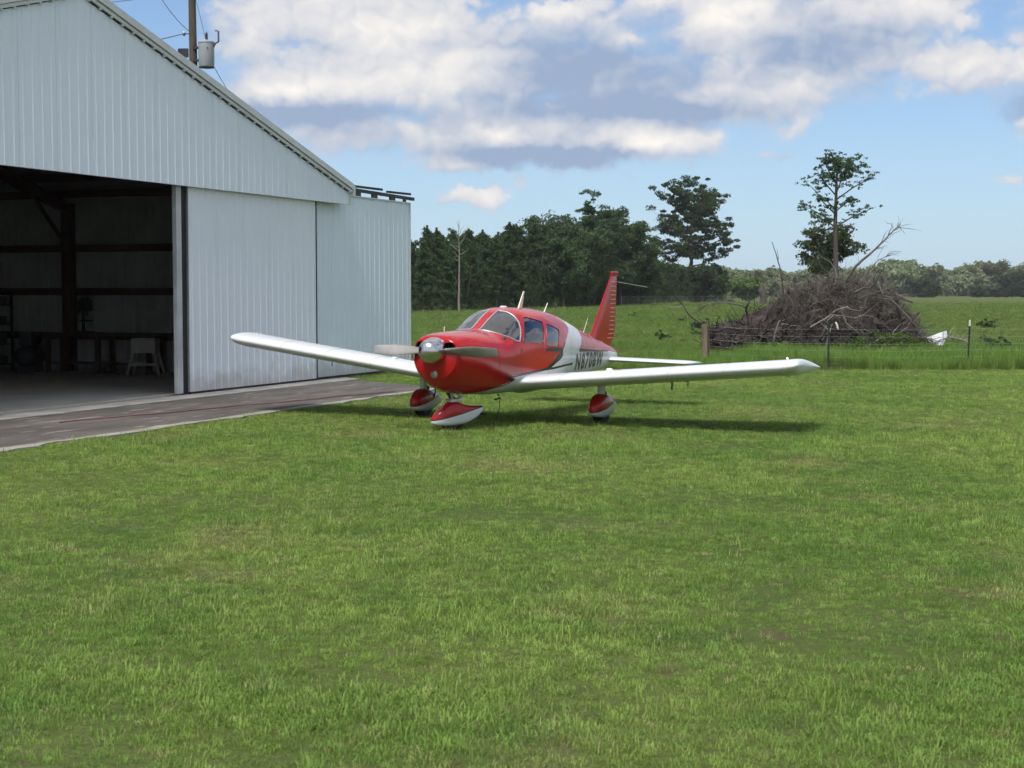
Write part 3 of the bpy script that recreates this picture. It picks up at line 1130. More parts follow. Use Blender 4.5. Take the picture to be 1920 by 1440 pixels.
body = inwin < 0
fuse = sub_mesh('fuselage', P3, cf[body], [RED, WHITE], isw[body].astype(int), plane)
Pin = fus(cv[:, 0], cv[:, 1] / VS, -.02)
names = ['windscreen_pane'] * 2 + ['side_window'] * 4
Pg = fus(cv[:, 0], cv[:, 1] / VS, -.004)
for i, w_ in enumerate(all_win):
    g = sub_mesh(names[i], Pg, cf[inwin == i], [GLASS if i < 2 else GLASSD], None, plane)
    # frame round the pane
    q = []
    n_ = len(w_)
    for a in range(n_):
        p0, p1 = np.array(w_[a]), np.array(w_[(a + 1) % n_])
        m_ = max(1, int(np.linalg.norm(p1 - p0) / .05))
        q += [p0 + (p1 - p0) * j / m_ for j in range(m_)]
    q = np.array(q)
    ring = fus(q[:, 0], q[:, 1] / VS, .002)
    ring = np.concatenate([ring, ring[:1], ring[1:2]])
    fr = MB().tube(ring, .0085 if i < 2 else .006, 6, caps=False)
    fr.build('frame', TRIMM if i < 2 else RED, g, smooth=60)
# dark cabin lining inside the shell
cab = (inwin < 0) & (cen[:, 0] > 1.42) & (cen[:, 0] < 3.9)
sub_mesh('cabin_lining', Pin, cf[cab], [CABIN], None, plane)
b = MB()
for xx in (1.44, 3.88):
    tq = np.linspace(0, 2 * math.pi, 40, endpoint=False)
    ring = fus(np.full(40, xx), tq, -.02)
    b.add(ring, [tuple(range(40))])
b.build('bulkhead', CABIN, plane, recalc=False)
# glareshield, panel, seats
MB().box((1.50, -.46, 1.06), (1.80, .46, 1.30)).build('instrument_panel', CABIN, plane, bevel=.04)
for yy in (-.26, .26):
    st = empty('seat', parent=plane)
    MB().box((2.35, yy - .2, .72), (2.80, yy + .2, .86)).build('cushion', SEATM, st, bevel=.03)
    mt_ = Matrix.Translation((2.80, yy, .84)) @ Matrix.Rotation(rad(12), 4, 'Y')
    MB().box((-.05, -.2, 0), (.05, .2, .50), mt_).build('backrest', SEATM, st, bevel=.03)
    st2 = empty('seat', parent=plane)
    mt_ = Matrix.Translation((3.45, yy, .80)) @ Matrix.Rotation(rad(14), 4, 'Y')
    MB().box((-.05, -.2, 0), (.05, .2, .45), mt_).build('backrest', SEATM, st2, bevel=.03)
    MB().tube([(1.80, yy, 1.08), (1.98, yy, 1.08)], .012, 6).build('control_yoke', CABIN, plane)

# nose cap: front of the cowling with real openings
tq = np.linspace(0, 2 * math.pi, 72, endpoint=False)
rim = fus(np.full(72, .33), tq)[:, 1:]
CZ, HUB = 1.117, 1.117


def ellip(cy, cz, ry, rz, n=24, p=2.0):
    a = np.linspace(0, 2 * math.pi, n, endpoint=False)
    return np.stack([cy + ry * np.sign(np.cos(a)) * np.abs(np.cos(a)) ** (2 / p), cz + rz * np.sign(np.sin(a)) * np.abs(np.sin(a)) ** (2 / p)], -1)


holes = [ellip(-.208, 1.172, .100, .066, 28, 3.0), ellip(.208, 1.172, .100, .066, 28, 3.0), ellip(0, .80, .052, .052, 24)]
pp = [Vector(p) for p in rim]
ee = [(i, (i + 1) % 72) for i in range(72)]
for h_ in holes:
    s0 = len(pp)
    pp += [Vector(p) for p in h_]
    ee += [(s0 + i, s0 + (i + 1) % len(h_)) for i in range(len(h_))]
gy_, gz_ = np.meshgrid(np.linspace(-.31, .31, 21), np.linspace(.74, 1.27, 18))
cand = np.stack([gy_.ravel(), gz_.ravel()], -1)
ok = in_poly(cand, rim * [1, 1])
for h_ in holes:
    ok &= ~in_poly(cand, (h_ - h_.mean(0)) * 1.15 + h_.mean(0))
ok &= np.array([np.min(np.hypot(*(rim - c_).T)) > .02 for c_ in cand])
pp += [Vector(p) for p in cand[ok]]
cd = delaunay_2d_cdt(pp, ee, [], 1, 1e-6)
qv = np.array([(p.x, p.y) for p in cd[0]])
qf = np.array([f for f in cd[2] if len(f) == 3])
qc = qv[qf].mean(1)
keep = np.ones(len(qf), bool)
for h_ in holes:
    keep &= ~in_poly(qc, h_)


def nose_x(y, z):
    # gentle dome
    r2 = (y / .325) ** 2 + ((z - 1.0) / .29) ** 2
    return .33 - .050 * np.clip(1 - r2, 0, 1) ** .8


Q3 = np.stack([nose_x(qv[:, 0], qv[:, 1]), qv[:, 0], qv[:, 1]], -1)
cap = sub_mesh('cowl_nose', Q3, qf[keep], [RED], None, plane)
for i, h_ in enumerate(holes):
    n_ = len(h_)
    f_ring = np.stack([nose_x(h_[:, 0], h_[:, 1]), h_[:, 0], h_[:, 1]], -1)
    c_ = h_.mean(0)
    depth = .14 if i < 2 else .035
    h2 = (h_ - c_) * .9 + c_
    b_ring = np.stack([np.full(n_, .33 + depth), h2[:, 0], h2[:, 1]], -1)
    MB().rings([b_ring, f_ring], caps=False).build('intake_duct' if i < 2 else 'light_housing', DARK if i < 2 else TRIMM, cap, smooth=50)
    bk = MB()
    bk.add(b_ring, [tuple(range(n_))])
    bk.build('intake_baffle' if i < 2 else 'reflector', DARK if i < 2 else LENS, cap, recalc=False)
MB().lathe([(.0, .318), (.03, .312), (.05, .322)], 20, axis='x', center=(0, 0, .80), caps=False).build('landing_light_lens', glass_mat('lens_clear', (.9, .9, .9), alpha=.12), plane, smooth=80)

# cowling seams
for side in (-1, 1):
    q = np.array([(x, float(th_of(x, 1.075 - .02 * (x - .36), side))) for x in np.linspace(.37, 1.20, 24)])
    MB().tube(fus(q[:, 0], q[:, 1], .0005), .0035, 5).build('cowl_seam', BLACK, plane)
q = np.linspace(-PI2 + .3, 3 * PI2 - .3, 80)
MB().tube(fus(np.full(80, 1.225), q, -.0008), .0035, 5).build('firewall_seam', mat('red_seam', (.10, .004, .006), .4), plane)

# spinner and propeller
sp = [(.0005, .02)] + [(.185 * math.sin(a) ** .72 if a < PI2 else .185, .30 - .28 * math.cos(a)) for a in np.linspace(.12, PI2, 14)] + [(.185, .325)]
prop = empty('propeller', parent=plane)
MB().lathe(sp, 40, axis='x', center=(0, 0, HUB)).build('spinner', CHROME, prop, smooth=50)
tilt = rad(-1.2)
for sgn in (-1, 1):
    R_ = []
    for r_ in np.concatenate([[.10, .15, .19], np.linspace(.24, .93, 15), [.945, .952]]):
        f = (r_ - .1) / .85
        chord = .095 + .085 * math.sin(min(1, max(0, (r_ - .12) / .55)) * PI2) - .065 * max(0, (r_ - .5) / .45) ** 1.5
        thick = .060 * (1 - f) ** 1.6 + .010
        if r_ > .93:
            chord *= .8 if r_ < .95 else .5
            thick *= .6
        pitch = rad(62 - 44 * f ** .8)
        a = np.linspace(0, 2 * math.pi, 16, endpoint=False)
        cx, cy = .5 * chord * np.cos(a), .5 * thick * np.sin(a)
        # chord direction: mix of rotation plane (z) and flight axis (x)
        x_ = .30 + cx * math.sin(pitch) * (-sgn) * -1 + cy * math.cos(pitch)
        z_ = cx * math.cos(pitch) - cy * math.sin(pitch) * (-sgn) * -1
        R_.append(np.stack([x_, np.full(16, sgn * r_), z_], -1))
    R_ = np.array(R_)
    y, z = R_[..., 1].copy(), R_[..., 2].copy()
    R_[..., 1] = y * math.cos(tilt) - z * math.sin(tilt)
    R_[..., 2] = HUB + y * math.sin(tilt) + z * math.cos(tilt)
    MB().rings(R_).build('blade', BLADE, prop, smooth=40)


# ---- wings
def airfoil(n=26, t=.138, m=.004, p=.4):
    b_ = (1 - np.cos(np.linspace(0, math.pi, n))) / 2
    yt = 5 * t * (.2969 * np.sqrt(b_) - .126 * b_ - .3516 * b_ ** 2 + .2843 * b_ ** 3 - .1036 * b_ ** 4)
    yc = np.where(b_ < p, m / p ** 2 * (2 * p * b_ - b_ ** 2), m / (1 - p) ** 2 * (1 - 2 * p + 2 * p * b_ - b_ ** 2))
    up_ = np.stack([b_, yc + yt], -1)[::-1]
    lo_ = np.stack([b_, yc - yt], -1)[1:-1]
    return np.concatenate([up_, lo_])      # from TE over the top to LE and back below


LE_X, CHORD, DIH, Z_LE0 = 1.93, 1.60, .1062, .632
AF = airfoil()


def wing_ring(y, sgn, le=None, chord=CHORD, tf=1.0, cut=None, af=AF, dz=0.0):
    le = LE_X if le is None else le
    inc = rad(3.0)
    z0 = Z_LE0 + DIH * (y - .42) + dz
    xs_, zs_ = af[:, 0] * chord, af[:, 1] * chord * tf
    x_ = le + xs_ * math.cos(inc) + zs_ * math.sin(inc)
    z_ = z0 - xs_ * math.sin(inc) + zs_ * math.cos(inc)
    return np.stack([x_, np.full(len(x_), sgn * y), z_], -1)


for sgn in (-1, 1):
    wing = empty('wing', parent=plane)
    R_ = [wing_ring(y, sgn) for y in np.linspace(.22, 4.35, 12)]
    MB().rings(R_).build('wing_skin', WHITE, wing, smooth=50)
    # moulded tip
    R_ = []
    for a in np.sin(np.linspace(0, PI2 * .98, 14)):
        f = max(0, 1 - a ** 4) ** .5
        y = 4.352 + .20 * a
        R_.append(wing_ring(y, sgn, le=LE_X + .13 * (1 - f ** .8), chord=CHORD - .76 * (1 - f ** .8), tf=max(.06, f) / (1 - .475 * (1 - f ** .8)), dz=.012 * a))
    MB().rings(R_).build('wing_tip', WHITE, wing, smooth=60)
    # hinge line and control surface joints, laid proud as thin strips
    for (y0, y1, nm) in ((.62, 2.35, 'flap'), (2.40, 4.30, 'aileron')):
        R2 = []
        ang = rad(1.5)
        for y in np.linspace(y0, y1, 8):
            base = wing_ring(y, sgn)
            sel = AF[:, 0] > .80
            af_s = AF[sel].copy()
            r_ = base[sel].copy()
            r_[:, 2] += np.where(np.arange(len(r_)) < len(r_) / 2, .004, -.004)
            r_[:, 0] += .004
            R2.append(r_)
        MB().rings(R2).build(nm, WHITE, wing, smooth=40)
        MB().tube([tuple(wing_ring(y, sgn)[7] + [0, 0, .002]) for y in (y0, y1)], .004, 5).build('hinge_gap', BLACK, wing)
    for y in (1.0, 1.95, 2.6, 3.35, 4.1):
        base = wing_ring(y, sgn)
        p = base[np.argmin(np.abs(AF[:, 0] - .80) + (AF[:, 1] > 0) * 9)]
        MB().box((p[0] - .06, p[1] - .012, p[2] - .055), (p[0] + .05, p[1] + .012, p[2] + .01)).build('hinge_bracket', GALV, wing)
    # filler cap, tie-down ring, landing tabs
    p = wing_ring(1.75, sgn)[int(len(AF) * .5) - 8]
    MB().lathe([(.05, 0), (.05, .02), (.03, .032)], 16, center=(p[0], p[1], p[2] - .004)).build('fuel_cap', WHITE, wing)
    p = wing_ring(2.9, sgn)[-16]
    MB().tube([tuple(p), (p[0], p[1], p[2] - .07)], .009, 6).build('tie_down_ring', DARKSTEEL, wing)
    # position light and strobe
    MB().lathe([(.02, 0), (.024, .03), (.008, .055)], 12, axis='y', center=(LE_X + .28, sgn * 4.535, Z_LE0 + DIH * 4.13 + .02)).build(
        'position_light', mat('nav_lens', (.02, .03, .025), .1), wing)
    MB().lathe([(.022, 0), (.022, .025), (.012, .04)], 12, center=(LE_X + .45, sgn * 4.30, Z_LE0 + DIH * 3.88 + .080)).build('strobe', LENS, wing)
    # root fairing
    R_ = []
    for y, g in ((.36, 1.35), (.44, 1.18), (.54, 1.06), (.66, 1.0)):
        R_.append(wing_ring(y, sgn, le=LE_X - .16 * (g - 1) / .35, chord=CHORD + .30 * (g - 1) / .35, tf=1 + .25 * (g - 1)) + [0, 0, .004])
    MB().rings(R_).build('root_fairing', WHITE, wing, smooth=60)
for sgn in (-1, 1):
    wparts = [o_ for o_ in plane.children if o_.name.startswith('wing')]
    for y in (1.15, 1.95, 2.75, 3.55):
        r_ = wing_ring(y, sgn)[4:27] + [0, 0, .0008]
        MB().tube(r_, .0022, 4).build('skin_seam', GALV, wparts[0 if sgn < 0 else 1])
    for fr_ in (8, 15):
        MB().tube([wing_ring(y, sgn)[fr_] + [0, 0, .0008] for y in np.linspace(.7, 4.34, 6)], .0022, 4).build('skin_seam', GALV, wparts[0 if sgn < 0 else 1])
for xx, mm in ((3.95, GALV), (4.72, GALV), (5.45, GALV), (6.1, GALV), (1.90, None), (2.86, None)):
    q = np.linspace(-PI2 + .5, 3 * PI2 - .5, 70)
    if mm is None:
        q = np.linspace(math.pi + .02, math.pi + .75, 20)
    MB().tube(fus(np.full(len(q), xx), q, -.0006), .0025, 4).build('skin_seam', mm or MATS['red_seam'], plane)
# pitot blade under the left wing
p = wing_ring(2.6, -1)[-14]
MB().box((p[0] - .02, p[1] - .006, p[2] - .11), (p[0] + .03, p[1] + .006, p[2] + .02)).build('pitot_mast', BLACK, plane)


# ---- tail
for sgn in (-1, 1):
    R_ = []
    af2 = airfoil(16, .11, 0.0, .4)
    for a in np.concatenate([np.linspace(.04, 1.50, 6), [1.56, 1.60, 1.625]]):
        f = 1 if a <= 1.5 else math.sqrt(max(.02, 1 - ((a - 1.5) / .13) ** 2))
        ch_ = .76 - .25 * (1 - f)
        le = 6.22 + .22 * (1 - f)
        R_.append(np.stack([le + af2[:, 0] * ch_, np.full(len(af2), sgn * a), .815 + af2[:, 1] * ch_ * max(.3, f)], -1))
    MB().rings(R_).build('stabilator', WHITE, plane, smooth=50)
fin = empty('vertical_tail', parent=plane)
af3 = airfoil(18, .085, 0.0, .4)


def fin_ring(z, x0, x1, tw=1.0):
    return np.stack([x0 + af3[:, 0] * (x1 - x0), af3[:, 1] * min(x1 - x0, .9) * tw, np.full(len(af3), z)], -1)


HNG = .62
def fin_pts(z):
    f = (z - 1.0) / 1.27
    le = 5.64 + 1.05 * f
    if z < 1.22:
        le -= (1.22 - z) ** 2 * 6
    te = 6.97 + .02 * f - (max(0, 1.32 - z) / .32) ** 1.5 * .22
    return le, te


R_ = []
for z in np.concatenate([np.linspace(1.0, 2.22, 9), [2.25, 2.272, 2.285]]):
    le, te = fin_pts(min(z, 2.25))
    tw = 1.0 if z < 2.24 else (.75 if z < 2.26 else (.5 if z < 2.28 else .2))
    R_.append(fin_ring(z, le + (.03 if z > 2.26 else 0), te - .02, tw))
MB().rings(R_).build('fin', RED, fin, smooth=45)
MB().box((6.70, -.026, 2.235), (6.975, .026, 2.262)).build('fin_cap_band', mat('band_dark_red', (.18, .006, .01), .35), fin)
MB().box((6.73, -.030, 2.27), (6.965, .030, 2.315)).build('fin_cap', RED, fin, bevel=.012)
PINKW = mat('bead_painted_highlight', (.75, .36, .34), .35)  # pale pink imitates light catching the raised red beads
for i in range(14):
    z = 1.17 + i * .074
    le, te = fin_pts(z)
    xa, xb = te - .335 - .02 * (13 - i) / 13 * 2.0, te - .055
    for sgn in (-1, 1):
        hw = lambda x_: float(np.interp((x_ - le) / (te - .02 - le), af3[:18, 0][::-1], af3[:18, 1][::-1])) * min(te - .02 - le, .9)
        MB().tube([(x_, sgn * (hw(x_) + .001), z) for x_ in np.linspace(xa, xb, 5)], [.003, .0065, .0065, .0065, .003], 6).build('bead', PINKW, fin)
# navigation whiskers near the fin top
for sgn in (-1,):
    MB().tube([(6.90, sgn * .015, 2.14), (7.35, sgn * .42, 2.06)], .005, 5).build('whisker_antenna', GALV, fin)
MB().box((6.80, -.04, .745), (7.0, .04, .79)).build('tail_skid', BLACK, plane, bevel=.01)

# ---- trim stripes and registration on both sides
def ribbon(path, w, name='trim_stripe', m=BLACK, off=.0022):
    """path in chart units (x, angle*VS); follows the skin"""
    p = np.asarray(path, float)
    q = []
    for a, b_ in zip(p[:-1], p[1:]):
        m_ = max(1, int(np.linalg.norm(b_ - a) / .04))
        q += [a + (b_ - a) * j / m_ for j in range(m_)]
    q = np.array(q + [p[-1]])
    tg = np.gradient(q, axis=0)
    tg /= np.linalg.norm(tg, axis=1)[:, None] + 1e-9
    nn = np.stack([-tg[:, 1], tg[:, 0]], -1)
    a, b_ = q + nn * w / 2, q - nn * w / 2
    rows = [fus(a[:, 0], a[:, 1] / VS, off), fus(b_[:, 0], b_[:, 1] / VS, off)]
    n_ = len(q)
    return MB().add(np.concatenate(rows), [(i, i + 1, n_ + i + 1, n_ + i) for i in range(n_ - 1)]).build(name, m, plane, smooth=180)


for side in (-1, 1):
    ribbon(ch([(4.026, .836), (3.4, .822), (2.78, .806), (2.1, .77), (1.43, .735)], side), .030)
    ribbon(ch([(2.78, .806), (3.10, .905), (3.47, 1.03)], side), .044)
    ribbon(ch([(2.74, 1.10), (2.74, 1.045)], side), .022)
    ribbon(ch([(2.74, 1.096), (3.1, 1.085), (3.45, 1.071)], side), .030)
    ribbon(ch([(3.45, 1.071), (3.54, 1.13), (3.62, 1.185)], side), .012)
    ribbon(ch([(1.43, .735), (1.735, .70), (1.25, .579), (1.03, .53)], side), .030)
    ribbon(ch([(4.40, 1.032), (5.0, 1.01), (5.6, .985), (6.20, .965)], side), .034)
    ribbon(ch([(4.40, 1.04), (4.55, 1.12), (4.64, 1.218)], side), .012)
    ribbon(ch([(1.88, 1.13), (1.88, 1.07)], side), .022, 'door_latch')


def registration(side):
    cu = bpy.data.curves.new('n', 'FONT')
    cu.body = 'N8708W'
    cu.offset = .034
    cu.space_character = 1.24
    cu.resolution_u = 4
    tmp = bpy.data.objects.new('n', cu)
    COL.objects.link(tmp)
    me = bpy.data.meshes.new_from_object(tmp.evaluated_get(bpy.context.evaluated_depsgraph_get()))
    bpy.data.objects.remove(tmp)
    bm = bmesh.new()
    bm.from_mesh(me)
    xs_ = [v.co.x for v in bm.verts]
    ys_ = [v.co.y for v in bm.verts]
    x0, x1, y0, y1 = min(xs_), max(xs_), min(ys_), max(ys_)
    for v in bm.verts:
        v.co = ((v.co.x - x0) / (x1 - x0), (v.co.y - y0) / (y1 - y0), 0)
    bmesh.ops.triangulate(bm, faces=bm.faces)
    for i in range(1, 10):
        bmesh.ops.bisect_plane(bm, geom=bm.verts[:] + bm.edges[:] + bm.faces[:], plane_co=(0, i / 10, 0), plane_no=(0, 1, 0))
    for i in range(1, 24):
        bmesh.ops.bisect_plane(bm, geom=bm.verts[:] + bm.edges[:] + bm.faces[:], plane_co=(i / 24, 0, 0), plane_no=(1, 0, 0))
    for v in bm.verts:
        fx, fy = v.co.x, v.co.y
        if side > 0:
            fx = 1 - fx
        x_ = 4.22 + 1.62 * fx + .05 * (fy - .5)
        z_ = (.715 + .015 * fx) + (.275 - .02 * fx) * fy
        v.co = fus(x_, th_of(x_, z_, side), .003)
    bmesh.ops.recalc_face_normals(bm, faces=bm.faces)
    bm.to_mesh(me)
    bm.free()
    me.materials.append(BLACK)
    o_ = link(bpy.data.objects.new('registration_mark', me), plane)
    o_['label'] = 'black registration lettering reading N8708W'


registration(-1)
registration(1)

# ---- antennas and small fittings
MB().add([(2.93, -.012, 1.68), (3.05, -.012, 1.68), (3.05, .012, 1.68), (2.93, .012, 1.68), (3.105, -.006, 1.945), (3.14, -.006, 1.945), (3.14, .006, 1.945), (3.105, .006, 1.945)],
         [(0, 3, 2, 1), (4, 5, 6, 7), (0, 1, 5, 4), (1, 2, 6, 5), (2, 3, 7, 6), (3, 0, 4, 7)]).build('comm_antenna', IVORY, plane)
MB().tube([(3.86, 0, 1.58), (4.02, 0, 1.765)], [.013, .007], 7).build('comm_antenna', IVORY, plane)
MB().tube([(5.50, 0, 1.24), (5.70, 0, 1.52)], [.006, .003], 6).build('whip_antenna', IVORY, plane)
MB().lathe([(.055, 0), (.055, .018), (.04, .03)], 18, center=(2.42, 0, 1.694)).build('gps_antenna', WHITE, plane)
MB().tube([(.95, .20, 1.355), (.95, .20, 1.43)], .009, 6).build('oil_vent', IVORY, plane)
MB().tube([(1.9, -.2, .46), (1.97, -.2, .40), (1.80, -.2, .385)], .012, 6).build('drain_tube', BLACK, plane)
MB().tube([(.92, .10, .52), (1.02, .10, .44), (1.10, .10, .42)], .03, 10).build('exhaust_pipe', DARKSTEEL, plane)


# ---- landing gear
def pant_rings(L, prof, n=20):
    """prof rows: x, half width, z low, z high"""
    R_ = []
    a = np.linspace(0, 2 * math.pi, n, endpoint=False)
    for x_, w_, zl, zh in prof:
        c_, s_ = np.cos(a), np.sin(a)
        zc = zl + (zh - zl) * .45
        R_.append(np.stack([np.full(n, x_), w_ * np.sign(c_) * np.abs(c_) ** .58, zc + np.where(s_ > 0, (zh - zc) * np.abs(s_) ** .85, -(zc - zl) * np.abs(s_) ** .5)], -1))
    return np.array(R_)


PANT = [(-.36, .006, .20, .225), (-.35, .035, .165, .265), (-.31, .070, .130, .325), (-.22, .105, .105, .395), (-.08, .125, .095, .435),
        (.08, .122, .098, .425), (.24, .100, .125, .385), (.40, .066, .165, .335), (.52, .030, .20, .29), (.57, .006, .235, .255)]


def wheel(parent, y=0.0, r=.215, w=.15):
    o_ = parent
    pr = [(r * .55, -w * .42), (r * .72, -w * .5), (r * .9, -w * .46), (r * .985, -w * .3), (r, -w * .1), (r, w * .1), (r * .985, w * .3), (r * .9, w * .46), (r * .72, w * .5), (r * .55, w * .42)]
    MB().lathe(pr, 30, axis='y', center=(0, y, r - .006)).build('tyre', RUBBER, o_, smooth=50)
    MB().lathe([(.02, -w * .42), (r * .3, -w * .46), (r * .54, -w * .38), (r * .54, w * .38), (r * .3, w * .46), (.02, w * .42)], 20, axis='y', center=(0, y, r - .006)).build('rim', WHITE, o_, smooth=50)
    return o_


def pant(parent, split, prof=PANT, stripe=True):
    """two-tone wheel fairing: red above the stripe, white below"""
    R_ = np.array(pant_rings(1, prof, 32))
    mb_ = MB().rings(R_)
    me = mb_.mesh('wheel_fairing')
    bm = bmesh.new()
    bm.from_mesh(me)
    bmesh.ops.subdivide_edges(bm, edges=bm.edges[:], cuts=1, use_grid_fill=True, smooth=.6)
    (xa, za), (xb, zb) = split
    no = Vector((-(zb - za), 0, xb - xa)).normalized()
    bmesh.ops.bisect_plane(bm, geom=bm.verts[:] + bm.edges[:] + bm.faces[:], plane_co=(xa, 0, za), plane_no=no)
    bmesh.ops.bisect_plane(bm, geom=bm.verts[:] + bm.edges[:] + bm.faces[:], plane_co=Vector((xa, 0, za)) + no * .014, plane_no=no)
    bmesh.ops.recalc_face_normals(bm, faces=bm.faces)
    for f in bm.faces:
        d_ = (f.calc_center_median() - Vector((xa, 0, za))).dot(no)
        f.material_index = 1 if d_ < 0 else (2 if d_ < .014 else 0)
    bm.to_mesh(me)
    bm.free()
    for m_ in (RED, WHITE, BLACK):
        me.materials.append(m_)
    me.shade_smooth()
    return link(bpy.data.objects.new('wheel_fairing', me), parent)


for sgn, x_, y_, z_ in ((-1, 2.80, -1.45, .056), (1, 2.75, 1.47, -.028)):
    g = empty('main_gear', (x_, y_, z_), parent=plane)
    wheel(g)
    pant(g, ((-.36, .17), (.57, .36)))
    ztop = Z_LE0 + DIH * (abs(y_) - .42) - z_ + .0
    MB().tube([(-.02, 0, .36), (-.02, 0, ztop + .02)], .055, 14).build('oleo_strut', WHITE, g, smooth=50)
    MB().tube([(-.02, 0, .26), (-.02, 0, .40)], .030, 12).build('piston', STEEL, g, smooth=50)
    MB().lathe([(.075, 0), (.06, -.05)], 14, center=(-.02, 0, ztop - .01)).build('strut_collar', WHITE, g, smooth=50)
    for a, b_ in (((.04, 0, .50), (.15, 0, .43)), ((.15, 0, .43), (.05, 0, .34))):
        MB().beam(a, b_, .035, .02).build('torque_link', DARKSTEEL, g)
    hose = [(.03, -sgn * .07, .60), (.13, -sgn * .10, .52), (.16, -sgn * .12, .38), (.08, -sgn * .11, .24), (.02, -sgn * .1, .22)]
    MB().tube(np.array(hose), .011, 6).build('brake_hose', BLACK, g, smooth=60)
    MB().lathe([(.085, -.012), (.085, .012)], 18, axis='y', center=(0, -sgn * .095, .21)).build('brake_disc', STEEL, g)
# nose gear, steered
ng = empty('nose_gear', (.87, 0, .0), parent=plane)
ng.rotation_euler = (0, 0, rad(-30))
wheel(ng, r=.19, w=.13)
NP = [(-.335, .008, .115, .145), (-.32, .042, .095, .18), (-.27, .078, .080, .24), (-.19, .105, .070, .315), (-.07, .120, .066, .395), (.02, .122, .070, .41), (.12, .113, .080, .375),
      (.23, .095, .105, .345), (.36, .075, .165, .335), (.44, .062, .225, .333), (.48, .052, .275, .331)]
pant(ng, ((-.335, .135), (.48, .318)), NP)
MB().tube([(.0, 0, .40), (-.05, 0, .64)], .024, 12).build('piston', STEEL, ng, smooth=50)
MB().tube([(-.045, 0, .55), (-.09, 0, .80)], .038, 12).build('oleo_strut', WHITE, ng, smooth=50)
MB().lathe([(.05, 0), (.055, .03), (.04, .05)], 14, center=(-.035, 0, .52)).build('strut_collar', WHITE, ng, smooth=50)
for a, b_ in (((.0, 0, .56), (.15, 0, .47)), ((.15, 0, .47), (.03, 0, .395))):
    for yy in (-.03, .03):
        MB().beam((a[0], yy, a[2]), (b_[0], yy, b_[2]), .016, .022).build('torque_link', TRIMM, ng)
MB().box((-.08, -.075, .395), (.11, .075, .435)).build('fork_bridge', TRIMM, ng, bevel=.01)
MB().tube([(.42, 0, .24), (.55, 0, .22)], .025, 8).build('tow_lug', BLACK, ng)
# rope hanging to the ground
w_ = [(1.98, -.2, .40), (1.96, -.2, .25), (1.90, -.19, .10), (1.80, -.16, .02), (1.55, -.05, .012)]
MB().tube(np.array(w_), .006, 5).build('tie_down_rope', BLACK, plane, smooth=60)


# ------------------------------------------------------------------ utility pole
pole = tag(empty('utility_pole', (-11.08, 54, 0)), 'weathered wooden utility pole with a grey transformer behind the hangar roof', 'utility pole')
MB().tube([(0, 0, -.3), (.05, 0, 6), (-.02, 0, 14.5)], [.19, .16, .115], 16).build('shaft', POLEW, pole, smooth=60)
tr_ = empty('transformer', (.50, -.12, 9.70), parent=pole)
tr_.scale = (1.08, 1.08, 1.0)
MB().lathe([(.235, 0), (.25, .03), (.25, .80), (.262, .81), (.262, .86), (.20, .90), (.05, .93)], 28, caps=True).build('tank', TGRAY, tr_, smooth=40)
MB().lathe([(.252, .0), (.252, .02)], 28, center=(0, 0, -.025)).build('bottom_plate', DARKSTEEL, tr_)
b = MB()
pr = [(.03, 0)]
for i in range(5):
    pr += [(.032, .05 * i + .01), (.06, .05 * i + .025), (.032, .05 * i + .045)]
MB().lathe(pr + [(.02, .30)], 14, center=(.02, -.05, .90)).build('bushing', CERAM, tr_)
MB().tube([(.20, -.05, .62), (.30, -.05, .80), (.40, -.05, .86), (.40, -.05, 1.22), (.30, -.05, 1.24)], .032, 8).build('surge_arrester', CERAM, tr_)
MB().box((-.42, -.05, .18), (-.22, .05, .26)).build('bracket', DARKSTEEL, tr_)
MB().box((-.42, -.05, .62), (-.22, .05, .70)).build('bracket', DARKSTEEL, tr_)
MB().lathe([(.022, 0), (.022, .02)], 10, axis='y', center=(.08, -.26, .62)).build('tap_knob', BLACK, tr_)
MB().lathe([(.04, 0), (.05, .06), (.05, .1), (.03, .14)], 10, center=(-.28, -.05, 10.78)).build('spool_insulator', CERAM, pole)
MB().box((-.28, -.06, 10.83), (0, -.03, 10.86)).build('insulator_pin', DARKSTEEL, pole)
MB().box((-.5, -.05, 10.05), (-.15, .05, 10.35)).build('meter_box', DARKSTEEL, pole)


def cable(a, b_, sag, r, name, label, n=24):
    a, b_ = np.array(a, float), np.array(b_, float)
    p = np.array([a + (b_ - a) * f - [0, 0, sag * 4 * f * (1 - f)] for f in np.linspace(0, 1, n)])
    return tag(MB().tube(p, r, 5).build(name, WIRE), label, 'wire')


cable((-11.36, 53.95, 10.85), (-19.5, 47, 8.4), .25, .017, 'service_wire', 'service wire running from the pole insulator down behind the hangar roof')
cable((-12.2, 54.0, 12.15), (-21.0, 53.5, 11.6), .2, .014, 'power_line', 'overhead line leaving the top left of the picture behind the gable')
cable((-12.2, 54.0, 12.15), (-11.2, 54.0, 10.95), .10, .014, 'tap_wire', 'short sagging wire between the overhead line and the pole')
cable((-10.95, 54.0, 12.0), (-10.6, 53.83, 10.68), -.05, .010, 'jumper_wire', 'jumper wire from the pole to the transformer bushing')
cable((-10.68, 54.0, 10.3), (-8.6, 56.5, 6.2), .0, .011, 'guy_wire', 'thin guy wire slanting down right from the pole behind the roof edge')
MB().lathe([(.03, 0), (.05, .05), (.03, .1)], 8, center=(-1.12, 0, 12.1)).build('line_clamp', CERAM, pole)


